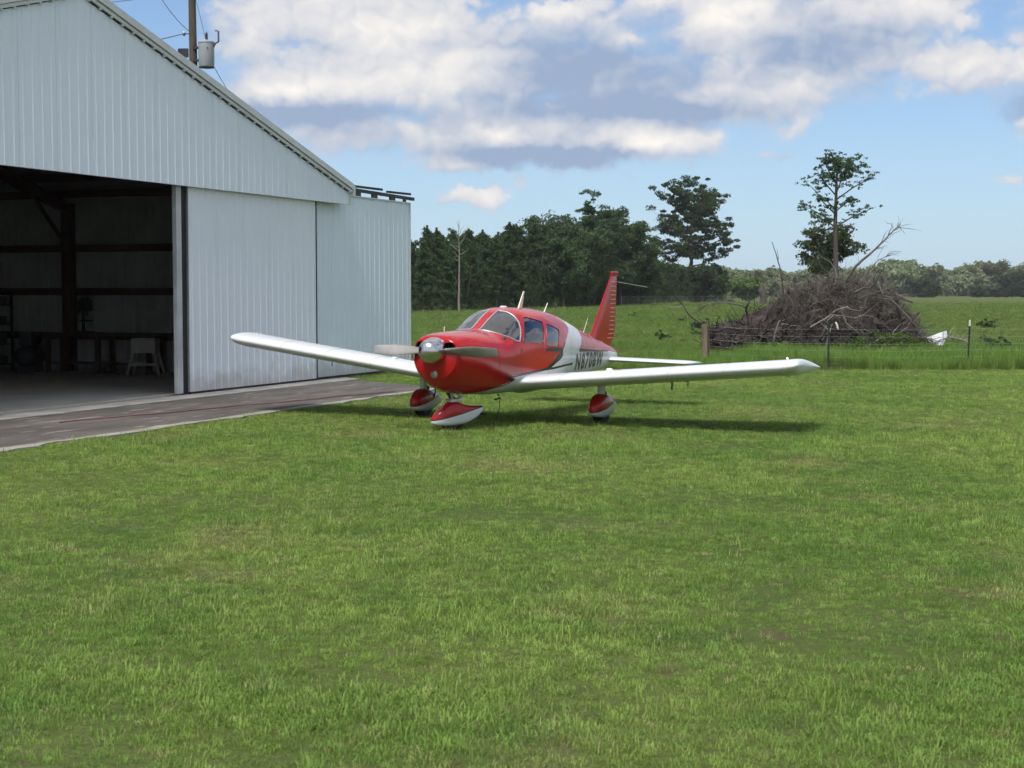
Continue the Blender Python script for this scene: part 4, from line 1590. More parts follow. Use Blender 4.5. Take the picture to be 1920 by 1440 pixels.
# ------------------------------------------------------------------ vegetation builders
def rhombs(centers, size, rng_, flat=.0, elong=1.6):
    n = len(centers)
    d1 = rng_.normal(size=(n, 3))
    d1[:, 2] *= (1 - flat)
    d1 /= np.linalg.norm(d1, axis=1)[:, None] + 1e-9
    d2 = np.cross(d1, rng_.normal(size=(n, 3)))
    d2 /= np.linalg.norm(d2, axis=1)[:, None] + 1e-9
    s = size * (.6 + .8 * rng_.random(n))[:, None]
    return np.stack([centers - d1 * s * elong * .5, centers + d2 * s * .5, centers + d1 * s * elong * .5, centers - d2 * s * .5], 1)


def clumps(tips, n, r, size, rng_, squash=.7):
    """n leaf faces round each tip"""
    tips = np.asarray(tips)
    c = np.repeat(tips, n, 0)
    g = rng_.normal(size=c.shape)
    g /= np.linalg.norm(g, axis=1)[:, None] + 1e-9
    g *= (rng_.random(len(c)) ** .5)[:, None] * np.asarray(r if np.ndim(r) == 0 else np.repeat(r, n)).reshape(-1, 1)
    g[:, 2] *= squash
    return rhombs(c + g, size, rng_)


def wob(a, b_, n, amp, rng_):
    a, b_ = np.array(a, float), np.array(b_, float)
    p = a + (b_ - a) * np.linspace(0, 1, n)[:, None]
    w = rng_.normal(size=(n, 3)) * amp
    w[0] = w[-1] = 0
    return p + w


def pine_tree(h, seed, dense=1.0, name='pine_tree', lm=None, base=.12, spread=.22, top=None):
    """plantation pine / cedar: straight stem, whorls of drooping needle boughs, ragged outline"""
    g = np.random.default_rng(seed)
    root = empty(name)
    MB().tube(wob((0, 0, -.2), (g.normal() * .15, g.normal() * .15, h * .97), 7, .05, g), np.linspace(.028 * h * .55, .01, 7), 7).build('trunk', BARKP, root, smooth=60)
    tips, rad_ = [], []
    br = MB()
    z = h * base
    while z < h * .985:
        f = (z / h - base) / (1 - base)
        R = h * spread * ((1 - f) ** .75) * (.55 + .75 * g.random()) + .12
        if f < .12:
            R *= .7
        nb = g.integers(3, 6)
        a0 = g.random() * 6.28
        for i in range(nb):
            a = a0 + i * 6.28 / nb + g.normal() * .3
            e_ = np.array([math.cos(a) * R, math.sin(a) * R, R * (.25 * f + .05) + g.normal() * .1])
            if g.random() < .12:
                continue
            br.tube([(0, 0, z), tuple(e_ * .5 + [0, 0, z - .03]), tuple(e_ + [0, 0, z])], [.022, .014, .005], 3, caps=False)
            for t_ in (.35, .6, .82, 1.0):
                if R * t_ > .25:
                    tips.append(e_ * t_ + [0, 0, z] + g.normal(size=3) * .10)
                    rad_.append(.22 + .30 * (1 - f) * g.random() + .10)
        z += h * (.036 + .016 * g.random())
    # leader
    for t_ in np.linspace(.93, 1.0, 4):
        tips.append(np.array([0, 0, h * t_]))
        rad_.append(.13 + (1 - t_) * 2.0)
    br.build('bough', BARKP, root)
    V = clumps(np.array(tips), int(46 * dense), np.array(rad_), .105 + .003 * h, g)
    leaves_object('crown', V, lm or L_PINE, root)
    return root


def broad_tree(h, seed, w, name='oak_tree', lm=None, first=.25, dens=26, leaf=.28, clump=.75, limbs=9, bark=None, up=.55, squash=.6, lop=0.0, levels=2):
    """hardwood: forked stem, spreading limbs, leaf clumps with gaps between"""
    g = np.random.default_rng(seed)
    root = empty(name)
    tr = MB()
    top = np.array([g.normal() * .03 * h, g.normal() * .03 * h, h * .80])
    stem = wob((0, 0, -.3), top, 8, h * .008, g)
    tr.tube(stem, np.linspace(.020 * h, .006 * h, 8), 9)
    tips = []
    lb = MB()
    for i in range(limbs):
        f = first + (1 - first) * (i + g.random() * .6) / limbs
        p0 = stem[0] + (top - stem[0]) * min(f, 1)
        a = i * 2.4 + g.normal() * .4
        env = math.sin(min(1, (f - first) / (1 - first) * .78 + .25) * math.pi) ** .7
        R = w * .5 * (.55 + .45 * env) * (.7 + .5 * g.random())
        e_ = p0 + np.array([math.cos(a) * R, math.sin(a) * R, R * up * (.5 + .8 * g.random())])
        e_[2] = min(e_[2], h * .97)
        path = wob(p0, e_, 5, R * .05, g)
        lb.tube(path, np.linspace(.007 * h, .0018 * h, 5), 5, caps=False)
        for j in range(6):
            t_ = .35 + .65 * j / 5
            q0 = p0 + (e_ - p0) * t_
            for _ in range(2):
                d_ = g.normal(size=3)
                d_[2] = abs(d_[2]) * .5 + g.normal() * .25
                d_ /= np.linalg.norm(d_)
                q1 = q0 + d_ * R * (.22 + .25 * g.random())
                lb.tube([q0, (q0 + q1) / 2 + g.normal(size=3) * .03 * R, q1], [.0016 * h, .001 * h, .0005 * h], 3, caps=False)
                tips.append(q1)
                if levels > 1:
                    tips.append((q0 + q1) / 2 + g.normal(size=3) * R * .12)
            tips.append(q0 + g.normal(size=3) * R * .08)
    for _ in range(limbs):
        tips.append(top + np.array([g.normal() * w * .12, g.normal() * w * .12, (g.random() - .1) * h * .2]))
    tr.build('trunk', bark or BARK, root, smooth=60)
    lb.build('limb', bark or BARK, root)
    tips = np.array(tips)
    rr = clump * (.5 + .9 * g.random(len(tips)))
    leaves_object('crown', clumps(tips, dens, rr, leaf, g, squash), lm or L_OAK, root)
    return root


def place(o, x, y, rz=0.0, s=1.0, sz=None):
    o.location = (x, y, 0)
    o.rotation_euler = (0, 0, rz)
    o.scale = (s, s, sz or s)
    return o


F_, H_ = 2886.0, 1.911
px = lambda u, d: (u - 960) / F_ * d           # sideways metres at distance d
ht = lambda v, d: H_ + (548 - v) / F_ * d      # height above ground at distance d

# ---- plantation edge behind the pasture: front rows of young pines as single trees
protos = [pine_tree(9.0, 11 + i, 1.0, base=b0, spread=s0) for i, (b0, s0) in enumerate(((.10, .20), (.14, .17), (.08, .23), (.2, .16), (.12, .25), (.10, .14)))]
used = [False] * len(protos)
broadp = [broad_tree(9.0, 41 + i, 6.5, 'hardwood_tree', dens=52, leaf=.165, clump=.8, limbs=10, first=.14) for i in range(3)]
usedb = [False] * 3
rt = np.random.default_rng(77)
top_prof = np.array([(600, 462), (700, 458), (785, 452), (806, 430), (830, 446), (860, 440), (880, 418), (915, 440), (958, 425), (975, 440), (998, 430), (1030, 446), (1050, 420),
                     (1085, 420), (1150, 430), (1190, 440), (1215, 486), (1230, 490), (1290, 508), (1335, 512), (1360, 520)])
base_d = lambda u: float(np.interp(u, [600, 785, 1080, 1290, 1360], [138, 149, 195, 270, 300]))
for row, (du, dd) in enumerate(((21, 0), (24, 9), (24, 20), (30, 34))):
    u = 640 + row * 9
    while u < (1345 if row < 3 else 1300):
        d = base_d(u) + dd + rt.normal() * 2.0
        vt = float(np.interp(u, top_prof[:, 0], top_prof[:, 1])) + (rt.random() ** 1.5 * 58 - 12) + (14 if row == 0 else 0)
        h = max(4.0, ht(vt, d))
        x = px(u, d)
        if u > 1020 and rt.random() < .55:
            i = int(rt.integers(3))
            o = broadp[i] if not usedb[i] else copy_tree(broadp[i])
            usedb[i] = True
            place(o, x, d, rt.random() * 6.28, h / 9 * .9, h / 9)
            tag(o, 'leafy dark green hardwood among the trees at the pasture edge', 'tree', 'hardwoods in the treeline behind the airplane')
        else:
            i = int(rt.integers(len(protos)))
            o = protos[i] if not used[i] else copy_tree(protos[i])
            used[i] = True
            place(o, x, d, rt.random() * 6.28, h / 9 * (.85 + .3 * rt.random()), h / 9)
            tag(o, 'dark green pine in the dense treeline beyond the pasture', 'tree', 'pines in the treeline behind the airplane')
        u += du * (.7 + .6 * rt.random())
# undergrowth at the foot of the wood: one mass
g = np.random.default_rng(9)
cs = []
for u in np.arange(600, 1370, 3.0):
    d = base_d(u) - 1.5 + g.normal() * 1.5
    hh = .35 + .9 * g.random() ** 2
    cs += [(px(u, d) + g.normal() * .3, d + g.normal() * .6, hh * f) for f in (.25, .6, 1.0)]
leaves_object('undergrowth', clumps(np.array(cs), 14, .42, .17, g), L_SHRUB).update_tag()
tag(bpy.data.objects['undergrowth'], 'brushy undergrowth along the foot of the treeline', kind='stuff')
# deep interior of the wood
cs = []
for u in np.arange(560, 1340, 4.0):
    d0 = base_d(u) + 45
    hh = ht(float(np.interp(u, top_prof[:, 0], top_prof[:, 1])) + 28, d0)
    for z in np.arange(.5, hh, 1.0):
        cs.append((px(u, d0) + g.normal() * .6, d0 + g.normal() * 4, z + g.normal() * .4))
tag(leaves_object('wood_interior', clumps(np.array(cs), 12, 1.2, .75, g), L_PINE), 'deep green mass of the wood behind the front trees', kind='stuff')

# bare stems at the left of the wood
for i, u in enumerate((803, 818, 826, 842, 853, 873, 886, 905, 930, 955)):
    d = base_d(u) - .8 + .5 * math.sin(i * 3)
    lean = (g.normal() * .5, 0, ht(500 + 25 * g.random(), d))
    o = MB().tube(wob((0, 0, -.1), lean, 5, .06, g), np.linspace(.06, .02, 5), 5).build('sapling_stem', BARKD if i % 2 else BARKP)
    o.location = (px(u, d), d, 0)
    tag(o, 'slender bare sapling stem at the shaded foot of the treeline', 'sapling', 'bare sapling stems at the foot of the treeline')

# dead snag
d = 144.0
snag = tag(empty('dead_tree', (px(861, d), d, 0)), 'bare dead grey tree standing in front of the pines', 'tree')
hs = ht(413, d)
MB().tube(wob((0, 0, -.1), (.02, 0, hs), 9, .035, g), np.linspace(.135, .018, 9), 7).build('trunk', BARKD, snag, smooth=60)
for zf, dx, dz in ((.62, .75, .55), (.60, -.60, .60), (.66, -.75, .75), (.72, .55, 1.1), (.78, -.45, 1.25), (.84, .35, .9), (.80, .75, 1.2), (.70, -.75, .25), (.9, -.2, .8), (.56, -.62, .18)):
    z0 = hs * zf
    MB().tube(wob((0, 0, z0), (dx * 1.25, g.normal() * .4, z0 + dz), 5, .03, g), np.linspace(.045, .008, 5), 4).build('limb', BARKD, snag)

# tall trees that stand out
d = 205.0
h = ht(356, d)
o = broad_tree(h, 101, 7.0, 'pine_tree', L_PINE, first=.35, dens=56, leaf=.17, clump=.62, limbs=15, bark=BARKP, up=.25, squash=.45, levels=1)
place(o, px(1112, d), d, .4)
tag(o, 'tallest thin-topped pine rising above the middle of the treeline', 'tree')
for u, v, d, sd, w in ((1062, 400, 198, 102, 9.0), (1160, 390, 214, 103, 8.6), (1200, 455, 228, 104, 5.0), (1130, 402, 222, 108, 9.5)):
    o = broad_tree(ht(v, d), sd, w, 'oak_tree', L_OAK, first=.2, dens=80, leaf=.20, clump=.95, limbs=15)
    place(o, px(u, d), d, sd)
    tag(o, {1062: 'round-crowned dark oak left of the tallest pine', 1160: 'broad dark oak right of the tallest pine', 1200: 'low dark oak next to the gap in the treeline',
            1130: 'dark oak behind the tallest pine in the treeline'}[u], 'tree')
d = 285.0
o = broad_tree(ht(330, d), 231, 15.0, 'oak_tree', L_OAK, first=.33, dens=82, leaf=.25, clump=.88, limbs=22, up=.5, squash=.5, levels=1)
place(o, px(1288, d), d, 3.5)
tag(o, 'tall dark spreading tree standing alone left of the brush pile', 'tree')
o = broad_tree(6.5, 233, 7, 'understory_tree', L_OAK, first=.08, dens=40, leaf=.36, clump=.9, limbs=14)
place(o, px(1318, 280), 280, 0)
tag(o, 'low dark leafy tree at the foot of the tall lone tree', 'tree')
o = broad_tree(7.0, 234, 7, 'understory_tree', L_OAK, first=.08, dens=40, leaf=.36, clump=.9, limbs=14)
place(o, px(1250, 276), 276, 0)
tag(o, 'low dark leafy tree left of the tall lone trunk', 'tree')


# open pine behind the brush pile
def open_pine():
    d = 118.0
    g = np.random.default_rng(4)
    root = empty('pine_tree', (px(1566, d), d, 0))
    m = d / F_
    z = lambda v: ht(v, d)
    X = lambda u: (u - 1566) * m
    MB().tube([(0, 0, -.2), (.0, 0, z(500)), (-.1, 0, z(420)), (-.05, 0, z(350)), (.05, 0, z(300))], [.24, .20, .155, .10, .03], 9).build('trunk', BARKP, root, smooth=60)
    limbs = [((0, 418), (1535, 404), (1512, 392), (1490, 391)), ((0, 405), (1540, 382), (1522, 360), (1504, 345)), ((0, 425), (1595, 408), (1618, 398), (1642, 388)),
             ((0, 375), (1590, 356), (1612, 342), (1622, 325)), ((0, 370), (1548, 350), (1536, 335), (1528, 322)), ((0, 345), (1552, 325), (1545, 308), (1545, 300)),
             ((0, 340), (1582, 322), (1592, 308), (1597, 300)), ((0, 325), (1563, 312), (1570, 300), (1575, 294)), ((0, 395), (1580, 385), (1590, 378), (1602, 380)),
             ((0, 430), (1545, 415), (1528, 412), (1516, 408)), ((0, 360), (1575, 345), (1583, 335), (1600, 330)), ((0, 352), (1558, 340), (1550, 334), (1538, 338)),
             ((0, 330), (1570, 316), (1556, 302), (1552, 296)), ((0, 338), (1590, 330), (1606, 318), (1615, 314)), ((0, 398), (1556, 388), (1545, 380), (1534, 378))]
    tips, lb = [], MB()
    for l in limbs:
        dy = g.normal() * 1.3
        p = np.array([(0 if q[0] == 0 else X(q[0]), dy * i / 3, z(q[1])) for i, q in enumerate(l)])
        lb.tube(p, [.065, .05, .034, .012], 5)
        for t_ in np.linspace(.6, 3, 38):
            i = int(min(t_, 2.999))
            q = p[i] + (p[i + 1] - p[i]) * (t_ - i) + g.normal(size=3) * [.30, .34, .17]
            q[2] += .10
            if g.random() < .72 * (.45 + t_ / 4):
                tips.append(q)
    for _ in range(90):
        a = g.random() * 6.28
        r = g.random() ** .6
        tips.append(np.array([math.cos(a) * r * 1.15, math.sin(a) * r * 1.15, z(316) + g.normal() * .55]))
    lb.build('limb', BARKP, root)
    leaves_object('crown', clumps(np.array(tips), 15, .24, .10, g, .42), L_PINE, root)
    tag(root, 'tall open-branched pine with flat needle tufts behind the brush pile', 'tree')


open_pine()
d = 124.0
o = broad_tree(ht(408, d), 305, 4.4, 'small_tree', L_SHRUB, first=.50, dens=34, leaf=.14, clump=.48, limbs=13, squash=.6, levels=1)
place(o, px(1552, d), d, 2.0)
tag(o, 'short leafy tree growing against the open pine behind the brush pile', 'tree')

# ---- far wood beyond the pasture on the right
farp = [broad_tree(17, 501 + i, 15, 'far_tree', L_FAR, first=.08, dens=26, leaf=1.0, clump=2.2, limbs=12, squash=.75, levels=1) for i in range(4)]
usedf = [False] * 4
g = np.random.default_rng(21)
far_prof = np.array([(1330, 500), (1360, 503), (1400, 508), (1440, 503), (1500, 506), (1560, 503), (1620, 500), (1660, 492), (1700, 490), (1740, 503), (1790, 503), (1830, 490), (1870, 496), (1900, 500), (1960, 492), (2100, 495)])
for row, dd in enumerate((0, 45)):
    u = 1320.0
    while u < 2080:
        d = float(np.interp(u, [1320, 1450, 2080], [430, 640, 820])) + dd + g.normal() * 12
        v = float(np.interp(u, far_prof[:, 0], far_prof[:, 1])) + g.random() * 16 - 2
        i = int(g.integers(4))
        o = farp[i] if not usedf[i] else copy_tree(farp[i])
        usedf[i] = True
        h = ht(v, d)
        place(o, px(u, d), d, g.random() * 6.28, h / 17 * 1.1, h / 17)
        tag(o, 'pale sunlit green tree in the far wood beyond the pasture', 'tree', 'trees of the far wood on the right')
        u += 17 * (.7 + .6 * g.random())
cs = [(px(u, 700 + g.normal() * 30), 700 + g.normal() * 30, 1 + 3.5 * g.random()) for u in np.arange(1340, 2080, 1.6)]
cs = np.array([(px(u, float(np.interp(u, [1320, 1450, 2080], [420, 625, 800]))), float(np.interp(u, [1320, 1450, 2080], [420, 625, 800])) + g.normal() * 4, .8 + 5.0 * g.random()) for u in np.arange(1320, 2080, .9)])
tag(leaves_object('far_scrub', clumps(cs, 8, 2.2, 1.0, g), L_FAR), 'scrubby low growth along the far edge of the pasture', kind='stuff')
shr = broad_tree(6.0, 601, 7.5, 'dark_shrub', L_OAK, first=.05, dens=30, leaf=.55, clump=1.1, limbs=12)
lab = ['dark rounded shrub at the far pasture edge right of the brush pile', 'small dark shrub beside the larger one at the far pasture edge', 'long low dark shrub near the right end of the far pasture edge',
       'dark upright shrub near the right edge of the picture', 'dark shrub cut by the right edge of the picture', 'dark flat shrub between the two upright ones at far right']
for i, (u, v, d, sx) in enumerate(((1722, 524, 560, 1.0), (1748, 534, 560, .8), (1838, 537, 580, 1.5), (1888, 519, 580, .8), (1914, 515, 580, .8), (1862, 538, 580, 1.3))):
    o = shr if i == 0 else copy_tree(shr)
    h = ht(v, d)
    place(o, px(u, d), d, i * 1.3, h / 6 * sx, h / 6)
    tag(o, lab[i], 'shrub', 'dark shrubs at the far pasture edge')
o = broad_tree(6.0, 611, 6.5, 'yellow_green_tree', L_BRIGHT, first=.05, dens=30, leaf=.45, clump=1.0, limbs=12)
place(o, px(1397, 330), 330, 0, ht(522, 330) / 6)
tag(o, 'small bright yellow-green tree right of the tall lone tree', 'tree')
# stump in the pasture
d = 225.0
o = empty('tree_stump', (px(1430, d), d, 0))
tag(o, 'broken dark tree stump at the far edge of the pasture', 'stump')
MB().tube([(0, 0, -.1), (.05, 0, 1.2), (-.25, 0, 2.1), (-.1, 0, 2.75)], [.62, .50, .48, .30], 9).build('trunk', BARK, o)
MB().tube([(-.1, 0, 1.9), (-.6, 0, 2.6)], [.2, .1], 6).build('broken_limb', BARK, o)

# chain link fence in front of the wood
cf_ = tag(empty('chain_link_fence', (0, 0, 0)), 'grey chain link fence in front of the wood beyond the pasture', 'fence')
A, B_ = np.array([px(1165, 205), 205.0]), np.array([px(1450, 236), 236.0])
nP = 11
for i in range(nP):
    p = A + (B_ - A) * i / (nP - 1)
    MB().tube([(p[0], p[1], 0), (p[0], p[1], 1.35)], .03, 6).build('post', mat('dull_post', (.13, .15, .14), .7), cf_)
MB().tube([(*A, 1.33), (*B_, 1.33)], .018, 6).build('top_rail', mat('dull_post', (.13, .15, .14), .7), cf_)
b = MB()
dr = (B_ - A) / np.linalg.norm(B_ - A)
L_ = np.linalg.norm(B_ - A)
for s0 in np.arange(-1.3, L_, .28):
    for sg in (0, 1):
        a0, a1 = max(0, s0), min(L_, s0 + 1.3)
        if a1 > a0:
            z0, z1 = (a0 - s0), (a1 - s0)
            if sg:
                z0, z1 = 1.3 - z0, 1.3 - z1
            b.tube([(*(A + dr * a0), z0), (*(A + dr * a1), z1)], .0045, 3, caps=False)
b.build('wire_mesh', mat('dull_mesh', (.09, .115, .10), .7), cf_)['kind'] = 'stuff'

# ------------------------------------------------------------------ pasture fence by the brush pile
fence = tag(empty('pasture_fence', (0, 0, 0)), 'wire pasture fence with a wooden post and green steel posts', 'fence')
WP, S1, S2, S3 = (5.16, 41.0), (7.86, 38.2), (11.5, 38.8), (15.4, 39.4)
MB().tube([(*WP, -.2), (WP[0] + .01, WP[1], .55), (WP[0] - .02, WP[1], 1.06)], [.105, .10, .098], 12).build('wooden_post', WOODP, fence, smooth=40)
MB().tube([(WP[0] + .06, WP[1] - .085, .1), (WP[0] + .045, WP[1] - .085, 1.03)], .022, 5).build('split_crack', mat('post_crack', (.06, .045, .035), .9), fence)
for (x, y), lean in ((S1, .0), (S2, .03), (S3, 0)):
    b = MB()
    zt = 1.22
    b.add([(x + lean * z_ + a, y + c_, z_) for z_ in (-.2, 1.06) for a, c_ in ((-.024, 0), (-.024, .006), (-.004, .006), (-.004, .04), (.004, .04), (.004, .006), (.024, .006), (.024, 0))],
          [tuple(range(8))[::-1], tuple(range(8, 16))] + [(i, (i + 1) % 8, (i + 1) % 8 + 8, i + 8) for i in range(8)])
    b.build('steel_post', TPOST, fence)
    b = MB()
    b.add([(x + lean * z_ + a, y + c_ - .0, z_) for z_ in (1.061, zt) for a, c_ in ((-.024, 0), (-.024, .006), (-.004, .006), (-.004, .04), (.004, .04), (.004, .006), (.024, .006), (.024, 0))],
          [tuple(range(8))[::-1], tuple(range(8, 16))] + [(i, (i + 1) % 8, (i + 1) % 8 + 8, i + 8) for i in range(8)])
    b.build('white_tip', TPOSTW if x > 9 else TPOST, fence)
for z_ in (.14, .30, .47, .64, .82, 1.0):
    pth = [(*WP, z_ + .02)]
    for (a, b_) in ((WP, S1), (S1, S2), (S2, S3)):
        for f in (.25, .5, .75, 1):
            pth.append((a[0] + (b_[0] - a[0]) * f, a[1] + (b_[1] - a[1]) * f - .004, z_ - .03 * 4 * f * (1 - f)))
    MB().tube(pth, .0022, 4).build('wire', GALV, fence)


# ------------------------------------------------------------------ brush pile
pile = tag(empty('brush_pile', (9.4, 47.6, 0)), 'large heap of uprooted stumps and dry grey branches beyond the fence', 'brush pile')
g = np.random.default_rng(31)
prof = np.array([(-3.45, .55), (-3.25, .92), (-2.6, 1.05), (-2.2, 1.12), (-1.6, 1.45), (-.9, 1.95), (-.1, 2.36), (.6, 2.52), (1.3, 2.54), (1.9, 2.42), (2.4, 2.0), (2.8, 1.35), (3.2, .6), (3.55, .2)])
topz = lambda x: float(np.interp(x, prof[:, 0], prof[:, 1]))
halfd = lambda x: 1.9 * math.sqrt(max(.05, 1 - (x / 3.75) ** 2))
# soil and root core, lumpy
R_ = []
a = np.linspace(0, math.pi, 22)
for x in np.linspace(-3.2, 3.0, 40):
    hz, hd = topz(x) * (.60 if x > -.5 else .86), halfd(x) * .80
    r_ = 1 + .16 * g.normal(size=22)
    R_.append(np.stack([np.full(22, x) + g.normal(size=22) * .07, -np.cos(a) * hd * r_, np.sin(a) * hz * r_ - .05], -1))
MB().rings(R_, closed=False, caps=False).build('root_core', ROOT, pile, smooth=30)


def twigs(n, lo, hi, rad0, seg, region, outward, curl, rng_):
    """many thin bent sticks in one mesh"""
    b = MB()
    for _ in range(n):
        x = region[0] + (region[1] - region[0]) * rng_.random()
        hz, hd = topz(x), halfd(x)
        ang = rng_.random() * math.pi
        fr = .62 + .36 * rng_.random()
        p = np.array([x, -math.cos(ang) * hd * fr, max(.04, math.sin(ang) * hz * fr)])
        d = rng_.normal(size=3) * [1.1, .7, .55]
        d += outward * np.array([x * .12, -math.cos(ang), math.sin(ang) * .9])
        d /= np.linalg.norm(d)
        L = lo + (hi - lo) * rng_.random() ** 1.6
        pth = [p - d * L * .35]
        for i in range(seg):
            d = d + rng_.normal(size=3) * curl
            d /= np.linalg.norm(d)
            q = pth[-1] + d * L / seg
            if q[2] < .02:
                q[2] = .02
            pth.append(q)
        b.tube(pth, np.linspace(rad0 * (.6 + .8 * rng_.random()), rad0 * .25, seg + 1), 3, caps=False)
    return b


twigs(420, .5, 1.5, .017, 4, (-1.0, 3.2), .25, .30, g).build('branch_tangle', TWIG, pile)['kind'] = 'stuff'
twigs(480, .4, 1.1, .020, 4, (-3.3, -.4), .2, .42, g).build('root_branches', ROOT, pile)['kind'] = 'stuff'
twigs(5200, .35, 1.1, .0058, 4, (-.9, 3.3), .55, .28, g).build('twig_tangle', TWIG, pile)['kind'] = 'stuff'
twigs(1300, .3, .9, .013, 4, (-3.4, .8), .15, .5, g).build('root_tangle', ROOT, pile)['kind'] = 'stuff'
twigs(160, .5, 1.5, .013, 5, (-2.6, 3.0), .5, .25, g).build('pale_sticks', TWIGP, pile)['kind'] = 'stuff'
twigs(110, .7, 1.7, .030, 5, (-2.4, 2.6), .1, .22, g).build('limb_tangle', TWIG, pile)['kind'] = 'stuff'

# single limbs that stand clear of the heap (pile coordinates)
m46 = 46.5 / F_
Xp = lambda u: (u - 960) * m46 - 9.4
Zp = lambda v: H_ + (548 - v) * m46


def limb(pts, r0, r1, m=TWIG, y=-1.1, n=6, sub=0, name='limb'):
    p = np.array([(Xp(u), y, Zp(v)) for u, v in pts])
    # smooth
    t0 = np.linspace(0, len(p) - 1, 4 * len(p))
    q = np.stack([np.interp(t0, np.arange(len(p)), p[:, i]) for i in range(3)], -1)
    q[1:-1] = (q[:-2] + q[1:-1] * 2 + q[2:]) / 4
    q[:, 1] += np.cumsum(g.normal(size=len(q)) * .03)
    b = MB().tube(q, np.linspace(r0, r1, len(q)), n)
    for _ in range(sub):
        i = int(len(q) * (.45 + .5 * g.random()))
        i = min(i, len(q) - 2)
        d = (q[i + 1] - q[i])
        d = d / np.linalg.norm(d) + g.normal(size=3) * .75
        d /= np.linalg.norm(d)
        L = .25 + .55 * g.random()
        e = [q[i]]
        for _k in range(4):
            d = d + g.normal(size=3) * .25
            e.append(e[-1] + d / np.linalg.norm(d) * L / 4)
        b.tube(e, np.linspace(r1 * 1.1 + .002, .003, 5), 3, caps=False)
    return b.build(name, m, pile, smooth=70)


limb([(1595, 530), (1612, 500), (1640, 475), (1665, 452), (1682, 434), (1700, 418)], .055, .010, TWIG, -.2, sub=22)
limb([(1615, 540), (1632, 510), (1652, 488), (1672, 478)], .025, .006, TWIG, -.6, sub=10)
limb([(1476, 570), (1474, 540), (1468, 500), (1460, 478), (1452, 453)], .030, .009, ROOT, -.5, sub=1)
limb([(1385, 618), (1362, 614), (1340, 620), (1325, 618), (1318, 611), (1290, 592), (1277, 572), (1262, 556), (1252, 548)], .040, .010, ROOT, -1.5, sub=0)
limb([(1276, 574), (1262, 576), (1245, 574), (1236, 568)], .016, .006, TWIGP, -1.5)
limb([(1402, 598), (1398, 574), (1375, 570), (1350, 566), (1330, 570), (1310, 582), (1295, 590)], .030, .006, TWIG, -1.0, sub=34)
limb([(1407, 612), (1400, 595), (1396, 575), (1402, 565)], .055, .030, ROOT, -1.2)
limb([(1398, 610), (1394, 590), (1396, 578)], .02, .012, ROOT, -1.5)
limb([(1690, 600), (1678, 575), (1680, 560), (1672, 545)], .065, .018, ROOT, -1.3, sub=4)
limb([(1690, 622), (1705, 598), (1718, 586)], .050, .026, ROOT, -1.4)
limb([(1510, 612), (1540, 596), (1558, 580), (1578, 574)], .024, .014, TWIGP, -1.9, sub=8)
limb([(1540, 600), (1552, 588), (1562, 596)], .018, .009, TWIGP, -1.95)
limb([(1555, 604), (1557, 616)], .032, .028, mat('cut_wood', (.55, .50, .44), .8), -2.0)
limb([(1440, 645), (1446, 618), (1452, 600)], .05, .02, TWIG, -1.9)
limb([(1536, 660), (1540, 630), (1548, 605)], .022, .012, TWIGP, -2.0, sub=4)
limb([(1600, 655), (1625, 640), (1640, 630), (1662, 628)], .026, .010, TWIGP, -2.0, sub=3)
limb([(1558, 657), (1600, 660), (1645, 664)], .018, .012, TWIGP, -2.1)
limb([(1445, 640), (1470, 655), (1500, 664)], .022, .014, TWIGP, -2.1)
limb([(1370, 682), (1382, 672), (1388, 664)], .03, .02, TWIGP, -2.2)
limb([(1350, 650), (1352, 625), (1350, 604)], .02, .006, ROOT, -1.6)
limb([(1660, 560), (1690, 590), (1715, 625), (1740, 640)], .03, .012, TWIG, -1.6, sub=14)
limb([(1600, 560), (1640, 545), (1670, 540)], .02, .008, TWIG, -1.7, sub=14)
limb([(1730, 636), (1760, 628), (1795, 634), (1815, 640)], .03, .012, TWIGP, -1.3, sub=6)
limb([(1735, 645), (1760, 634), (1780, 632)], .025, .010, TWIGP, -1.6, sub=4)
for (u, v, r) in ((1372, 640, .42), (1360, 655, .3), (1420, 632, .4), (1468, 640, .42), (1500, 655, .36), (1395, 655, .34), (1535, 650, .34)):
    # root plates: radiating stubs
    b = MB()
    c = np.array([Xp(u), -1.55, Zp(v)])
    for _ in range(34):
        d = g.normal(size=3)
        d[1] -= .5
        d /= np.linalg.norm(d)
        e = [c + d * r * .2]
        for _k in range(4):
            d = d + g.normal(size=3) * .38
            d /= np.linalg.norm(d)
            e.append(e[-1] + d * r * .30)
        b.tube(e, np.linspace(.038, .008, 5), 4, caps=False)
    b.build('root_plate', ROOT, pile)

# crumpled white sheet beside the pile
wx, wy = px(1755, 46), 46.0
sh = empty('scrap_sheet', (wx, wy, 0))
sh.scale = (.72, .72, .85)
tag(sh, 'bent white scrap metal sheet leaning at the right of the brush pile', 'scrap sheet')
n = 10
vs = []
for i in range(n):
    for j in range(n):
        a_, c_ = i / (n - 1), j / (n - 1)
        w_ = .16 + .34 * min(1, c_ * 1.4)
        vs.append(((a_ - .4) * w_ * 1.6 + .10 * (1 - c_), .16 * math.sin(a_ * 7 + c_ * 3) * .4 + .2 * c_, .18 + .62 * c_ + .10 * a_ - .14 * (1 - a_) * c_))
b = MB()
b.add(vs, [(i * n + j, (i + 1) * n + j, (i + 1) * n + j + 1, i * n + j + 1) for i in range(n - 1) for j in range(n - 1)])
b.build('bent_panel', mat('scrap_white', (.72, .75, .80), .4, var=.15, vscale=5), sh, recalc=False)
MB().tube([(.36, .12, .2), (.34, .18, .86)], .015, 5).build('folded_edge', GALV, sh)
MB().tube([(.1, .2, 0), (.12, .16, .30)], .02, 5).build('prop_stick', TWIGP, sh)


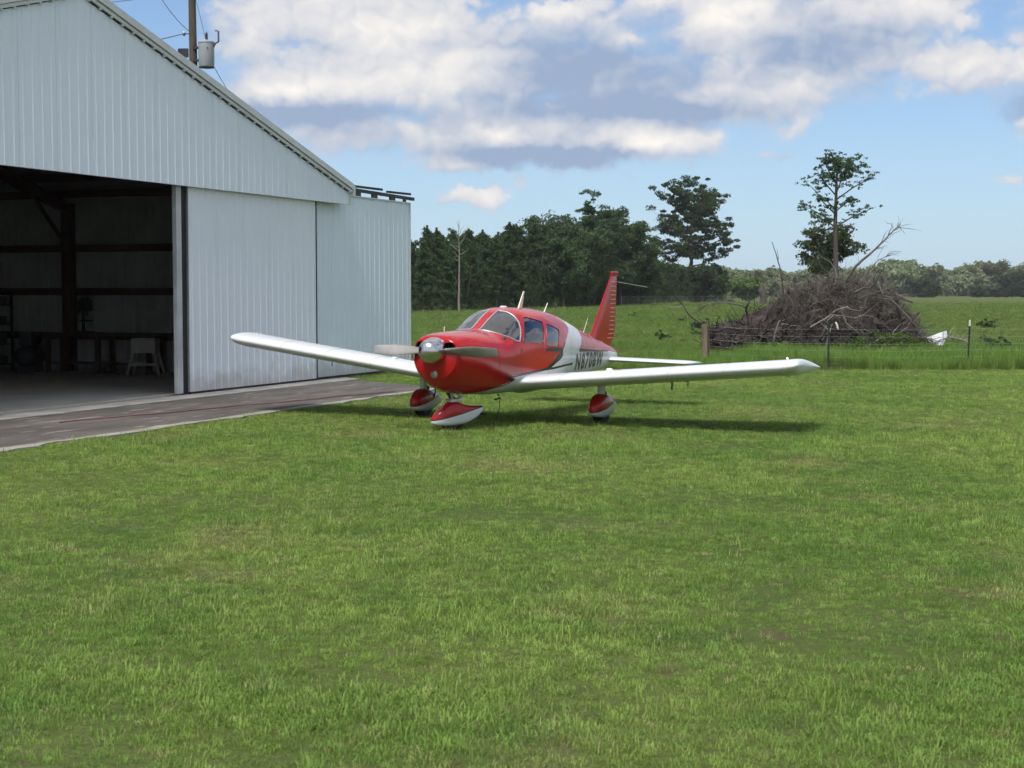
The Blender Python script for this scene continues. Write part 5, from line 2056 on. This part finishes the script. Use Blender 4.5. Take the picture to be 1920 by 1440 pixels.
# ------------------------------------------------------------------ grass
def blade_tuft(name, seed, nb, r, h0, h1, w, m, lean=.6):
    g_ = np.random.default_rng(seed)
    V, F = [], []
    for i in range(nb):
        a = g_.random() * 6.283
        rr = r * math.sqrt(g_.random())
        p = np.array([math.cos(a) * rr, math.sin(a) * rr, -.004])
        h = h0 + (h1 - h0) * g_.random()
        az_ = g_.random() * 6.283
        d = np.array([math.cos(az_), math.sin(az_), 0])
        s = np.array([-d[1], d[0], 0]) * w * (.7 + .6 * g_.random()) * .5
        ln = lean * h * (.2 + g_.random())
        m1 = p + d * ln * .35 + [0, 0, h * .6]
        tp = p + d * ln + [0, 0, h * (1 - .2 * g_.random())]
        k0 = len(V)
        V += [p - s, p + s, m1 - s * .75, m1 + s * .75, tp]
        F += [(k0, k0 + 1, k0 + 3, k0 + 2), (k0 + 2, k0 + 3, k0 + 4)]
    me = bpy.data.meshes.new(name)
    me.from_pydata(np.array(V), [], F)
    me.materials.append(m)
    return bpy.data.objects.new(name, me)


def grass_mat(name, gain=1.0, trans=.35, lush=0.0):
    m = bpy.data.materials.new(name)
    m.use_nodes = True
    n = NT(m.node_tree)
    b_ = m.node_tree.nodes['Principled BSDF']
    out = m.node_tree.nodes['Material Output']
    p = n.pos()
    c = grass_color(n, p, gain)
    r = n.new('ShaderNodeObjectInfo').outputs['Random']
    c = n.mix(n.ramp(r, .93, 1.0), c, (.23 * gain, .21 * gain, .10 * gain))
    c = n.mix(n.ramp(r, .0, .35, .5, 0), c, (.055 * gain, .105 * gain, .022 * gain))
    if lush:
        c = n.mix(lush, c, (.085 * gain, .165 * gain, .03 * gain))
    hv = n.new('ShaderNodeHueSaturation')
    n.l.new(c, hv.inputs['Color'])
    n.l.new(n.ramp(n.m('FRACT', n.m('MULTIPLY', r, 37.7)), 0, 1, .62, 1.38, smooth=False), hv.inputs['Value'])
    c = hv.outputs[0]
    n.l.new(c, b_.inputs['Base Color'])
    b_.inputs['Roughness'].default_value = .55
    b_.inputs['Specular IOR Level'].default_value = .25
    t = n.new('ShaderNodeBsdfTranslucent')
    n.l.new(n.mix(.4, c, (.16 * gain, .22 * gain, .03 * gain)), t.inputs[0])
    ms = n.new('ShaderNodeMixShader')
    ms.inputs[0].default_value = trans
    n.l.new(b_.outputs[0], ms.inputs[1])
    n.l.new(t.outputs[0], ms.inputs[2])
    n.l.new(ms.outputs[0], out.inputs[0])
    return m


GRASS = grass_mat('grass_blades', 1.98, .42)
GRASS_T = grass_mat('grass_tall', 1.45, .45)
GRASS_L = grass_mat('grass_lush', 1.75, .5, lush=.7)


def scatter(name, label, x0, x1, y0, y1, step, dens_fn, scale_fn, tufts, seed, smin=.7, smax=1.3):
    """turf as one object: points on a carrier sheet, each an instanced tuft"""
    nx_, ny_ = int((x1 - x0) / step) + 1, int((y1 - y0) / step) + 1
    X, Y = np.meshgrid(np.linspace(x0, x1, nx_), np.linspace(y0, y1, ny_))
    D = dens_fn(X.ravel(), Y.ravel())
    SC = scale_fn(X.ravel(), Y.ravel())
    me = bpy.data.meshes.new(name)
    me.from_pydata(np.stack([X.ravel(), Y.ravel(), np.full(X.size, .002)], -1), [],
                   [(j * nx_ + i, j * nx_ + i + 1, (j + 1) * nx_ + i + 1, (j + 1) * nx_ + i) for j in range(ny_ - 1) for i in range(nx_ - 1)
                    if max(D[j * nx_ + i], D[j * nx_ + i + 1], D[(j + 1) * nx_ + i]) > 0])
    me.attributes.new('dens', 'FLOAT', 'POINT').data.foreach_set('value', D.astype(np.float32))
    me.attributes.new('tsc', 'FLOAT', 'POINT').data.foreach_set('value', SC.astype(np.float32))
    o_ = link(bpy.data.objects.new(name, me))
    coll = bpy.data.collections.new(name + '_tufts')
    for t_ in tufts:
        coll.objects.link(t_)
    ng_ = bpy.data.node_groups.new(name, 'GeometryNodeTree')
    ng_.interface.new_socket('Geometry', in_out='INPUT', socket_type='NodeSocketGeometry')
    ng_.interface.new_socket('Geometry', in_out='OUTPUT', socket_type='NodeSocketGeometry')
    N, Lk = ng_.nodes, ng_.links
    gi, go = N.new('NodeGroupInput'), N.new('NodeGroupOutput')
    na = N.new('GeometryNodeInputNamedAttribute')
    na.data_type = 'FLOAT'
    na.inputs[0].default_value = 'dens'
    nb_ = N.new('GeometryNodeInputNamedAttribute')
    nb_.data_type = 'FLOAT'
    nb_.inputs[0].default_value = 'tsc'
    dp = N.new('GeometryNodeDistributePointsOnFaces')
    dp.inputs['Seed'].default_value = seed
    Lk.new(gi.outputs[0], dp.inputs['Mesh'])
    Lk.new(na.outputs[0], dp.inputs['Density'])
    ci = N.new('GeometryNodeCollectionInfo')
    ci.inputs[0].default_value = coll
    ci.inputs['Separate Children'].default_value = True
    ci.inputs['Reset Children'].default_value = True
    ip = N.new('GeometryNodeInstanceOnPoints')
    ip.inputs['Pick Instance'].default_value = True
    Lk.new(dp.outputs['Points'], ip.inputs['Points'])
    Lk.new(ci.outputs[0], ip.inputs['Instance'])
    rv = N.new('FunctionNodeRandomValue')
    rv.data_type = 'FLOAT_VECTOR'
    rv.inputs[0].default_value = (-.12, -.12, 0)
    rv.inputs[1].default_value = (.12, .12, 6.2832)
    Lk.new(rv.outputs[0], ip.inputs['Rotation'])
    rs = N.new('FunctionNodeRandomValue')
    rs.data_type = 'FLOAT'
    rs.inputs[2].default_value = smin
    rs.inputs[3].default_value = smax
    mu = N.new('ShaderNodeMath')
    mu.operation = 'MULTIPLY'
    Lk.new(rs.outputs[1], mu.inputs[0])
    Lk.new(nb_.outputs[0], mu.inputs[1])
    Lk.new(mu.outputs[0], ip.inputs['Scale'])
    Lk.new(ip.outputs[0], go.inputs[0])
    md = o_.modifiers.new('grass', 'NODES')
    md.node_group = ng_
    return tag(o_, label, kind='stuff')


def off_apron(X, Y):
    t_, s_ = hang_local(X, Y)
    paved = (s_ > -3.50) & (s_ < 30) & ((t_ < 3.40 + (s_ + 3.5) * .62) | (s_ > -.0)) & (t_ < 9.9) & ~((s_ > -3.5) & (s_ < .05) & (t_ >= 3.40 + (s_ + 3.5) * .62))
    inside_h = (s_ > .0) & (t_ < 6.2)
    return ~(paved | inside_h)


def patch(X, Y, sc, seed, thr):
    g_ = np.random.default_rng(seed)
    f = np.zeros_like(X)
    for i in range(14):
        kx, ky = g_.normal(size=2) * sc
        f += np.sin(X * kx + Y * ky + g_.random() * 6.28)
    return f / 3.7


def dens_near(X, Y):
    D = np.where(Y < 9, 330, np.where(Y < 13, 270, np.where(Y < 20, 190, 120))).astype(float)
    bare = patch(X, Y, 4.2, 5, 0) > 1.02
    D = np.where(bare, D * .12, D)
    wedge = np.abs(X) < Y * .40 + 2.2
    return np.where(off_apron(X, Y) & wedge & (Y < 37.9), D, 0)


def scale_near(X, Y):
    s = 1.0 + .22 * patch(X, Y, 1.6, 8, 0)
    return np.clip(s, .6, 1.7) * np.where(Y > 18, 1.15, 1.0)


turf_t = [blade_tuft('tuft', 70 + i, 30, .055, .011, .032, .0042, GRASS, .9) for i in range(5)] + [blade_tuft('tuft', 90, 12, .05, .03, .075, .004, GRASS, 1.1)]
scatter('lawn_grass', 'short mown grass blades of the lawn in front of the airplane', -13, 17, 4.6, 38, .25, dens_near, scale_near, turf_t, 3)

# unmown strip along the fence and round the pile, thinner pasture beyond
tall_t = [blade_tuft('tall_tuft', 120 + i, 26, .10, .16, .48, .009, GRASS_L, .55) for i in range(4)]
past_t = [blade_tuft('pasture_tuft', 140 + i, 24, .14, .06, .17, .012, GRASS_T, .8) for i in range(4)]


def dens_tall(X, Y):
    lim = 38.0 + .10 * np.sin(X * 1.7) + .08 * np.sin(X * 4.1)
    near_f = (Y > lim) & (Y < 44.6 + .4 * np.sin(X * .8)) & (X > 2.0)
    pl = (Y > 44) & (Y < 47) & (X > 4.2) & (X < 15)
    D = np.where(near_f, 60, 0) + np.where(pl, 20, 0)
    return np.where((np.abs(X) < Y * .42 + 2), D, 0).astype(float)


scatter('tall_grass', 'lush unmown grass along the pasture fence and brush pile', -4, 22, 37.6, 48, .25, dens_tall,
        lambda X, Y: np.clip(.55 + .35 * (X > 6.5) + .25 * patch(X, Y, 1.4, 2, 0), .35, 1.3), tall_t, 5)


def dens_past(X, Y):
    D = np.interp(Y, [38, 55, 80, 110, 160, 250, 280], [24, 18, 8, 3.5, 1.5, .6, 0])
    t_, s_ = hang_local(X, Y)
    ok = (np.abs(X) < Y * .40 + 3) & ~((s_ > -.2) & (t_ < 10)) & (X > -12)
    return np.where(ok & (Y > 37.8), D, 0)


scatter('pasture_grass', 'rough pasture grass beyond the mown lawn', -60, 110, 37.5, 280, 1.5, dens_past,
        lambda X, Y: np.clip(.8 + .3 * patch(X, Y, .8, 12, 0), .4, 1.5) * np.interp(Y, [60, 110, 160, 260], [1.0, 1.4, 2.0, 2.8]), past_t, 9)

# weeds growing into the right side of the heap
cs = []
g = np.random.default_rng(66)
for _ in range(520):
    x = 8.6 + 5.2 * g.random()
    y = 44.4 + 2.4 * g.random()
    zmx = .20 + .55 * math.exp(-((x - 11.0) / 1.3) ** 2)
    cs.append((x, y, zmx * g.random()))
tag(leaves_object('pile_weeds', clumps(np.array(cs), 14, .14, .055, g), L_WEED), 'green weeds growing over the foot of the brush pile', kind='stuff')
# scattered dark broadleaf weeds in the pasture
wd = np.random.default_rng(17)
first = None
for i in range(26):
    d = 44 + 75 * wd.random() ** 1.6
    u = 1160 + 740 * wd.random()
    x = px(u, d)
    if 5.0 < x < 13.5 and d < 51:
        continue
    if first is None:
        root = empty('weed_clump')
        t0 = wd.normal(size=(26, 3)) * [.20, .20, .09] + [0, 0, .20]
        leaves_object('foliage', clumps(t0, 10, .10, .09, wd), L_OAK, root)
        MB().tube([(0, 0, 0), (.02, 0, .2)], .012, 5).build('stem', BARK, root)
        first = root
        o = root
    else:
        o = copy_tree(first)
    place(o, x, d, wd.random() * 6.28, .5 + .7 * wd.random())
    tag(o, 'small dark broadleaf weed clump dotted in the pasture', 'weed', 'dark weed clumps in the pasture')

# ------------------------------------------------------------------ air
HZ = bpy.data.materials.new('humid_air')
HZ.use_nodes = True
hn = NT(HZ.node_tree)
HZ.node_tree.nodes.remove(HZ.node_tree.nodes['Principled BSDF'])
pvn = hn.new('ShaderNodeVolumePrincipled')
pvn.inputs['Color'].default_value = (.86, .91, .97, 1)
pvn.inputs['Density'].default_value = .00013
hn.l.new(pvn.outputs[0], HZ.node_tree.nodes['Material Output'].inputs['Volume'])
tag(MB().box((-1900, -250, -1.0), (1900, 1900, 29)).build('haze', HZ), 'thin humid haze over the whole airfield', kind='stuff')
bpy.context.view_layer.update()
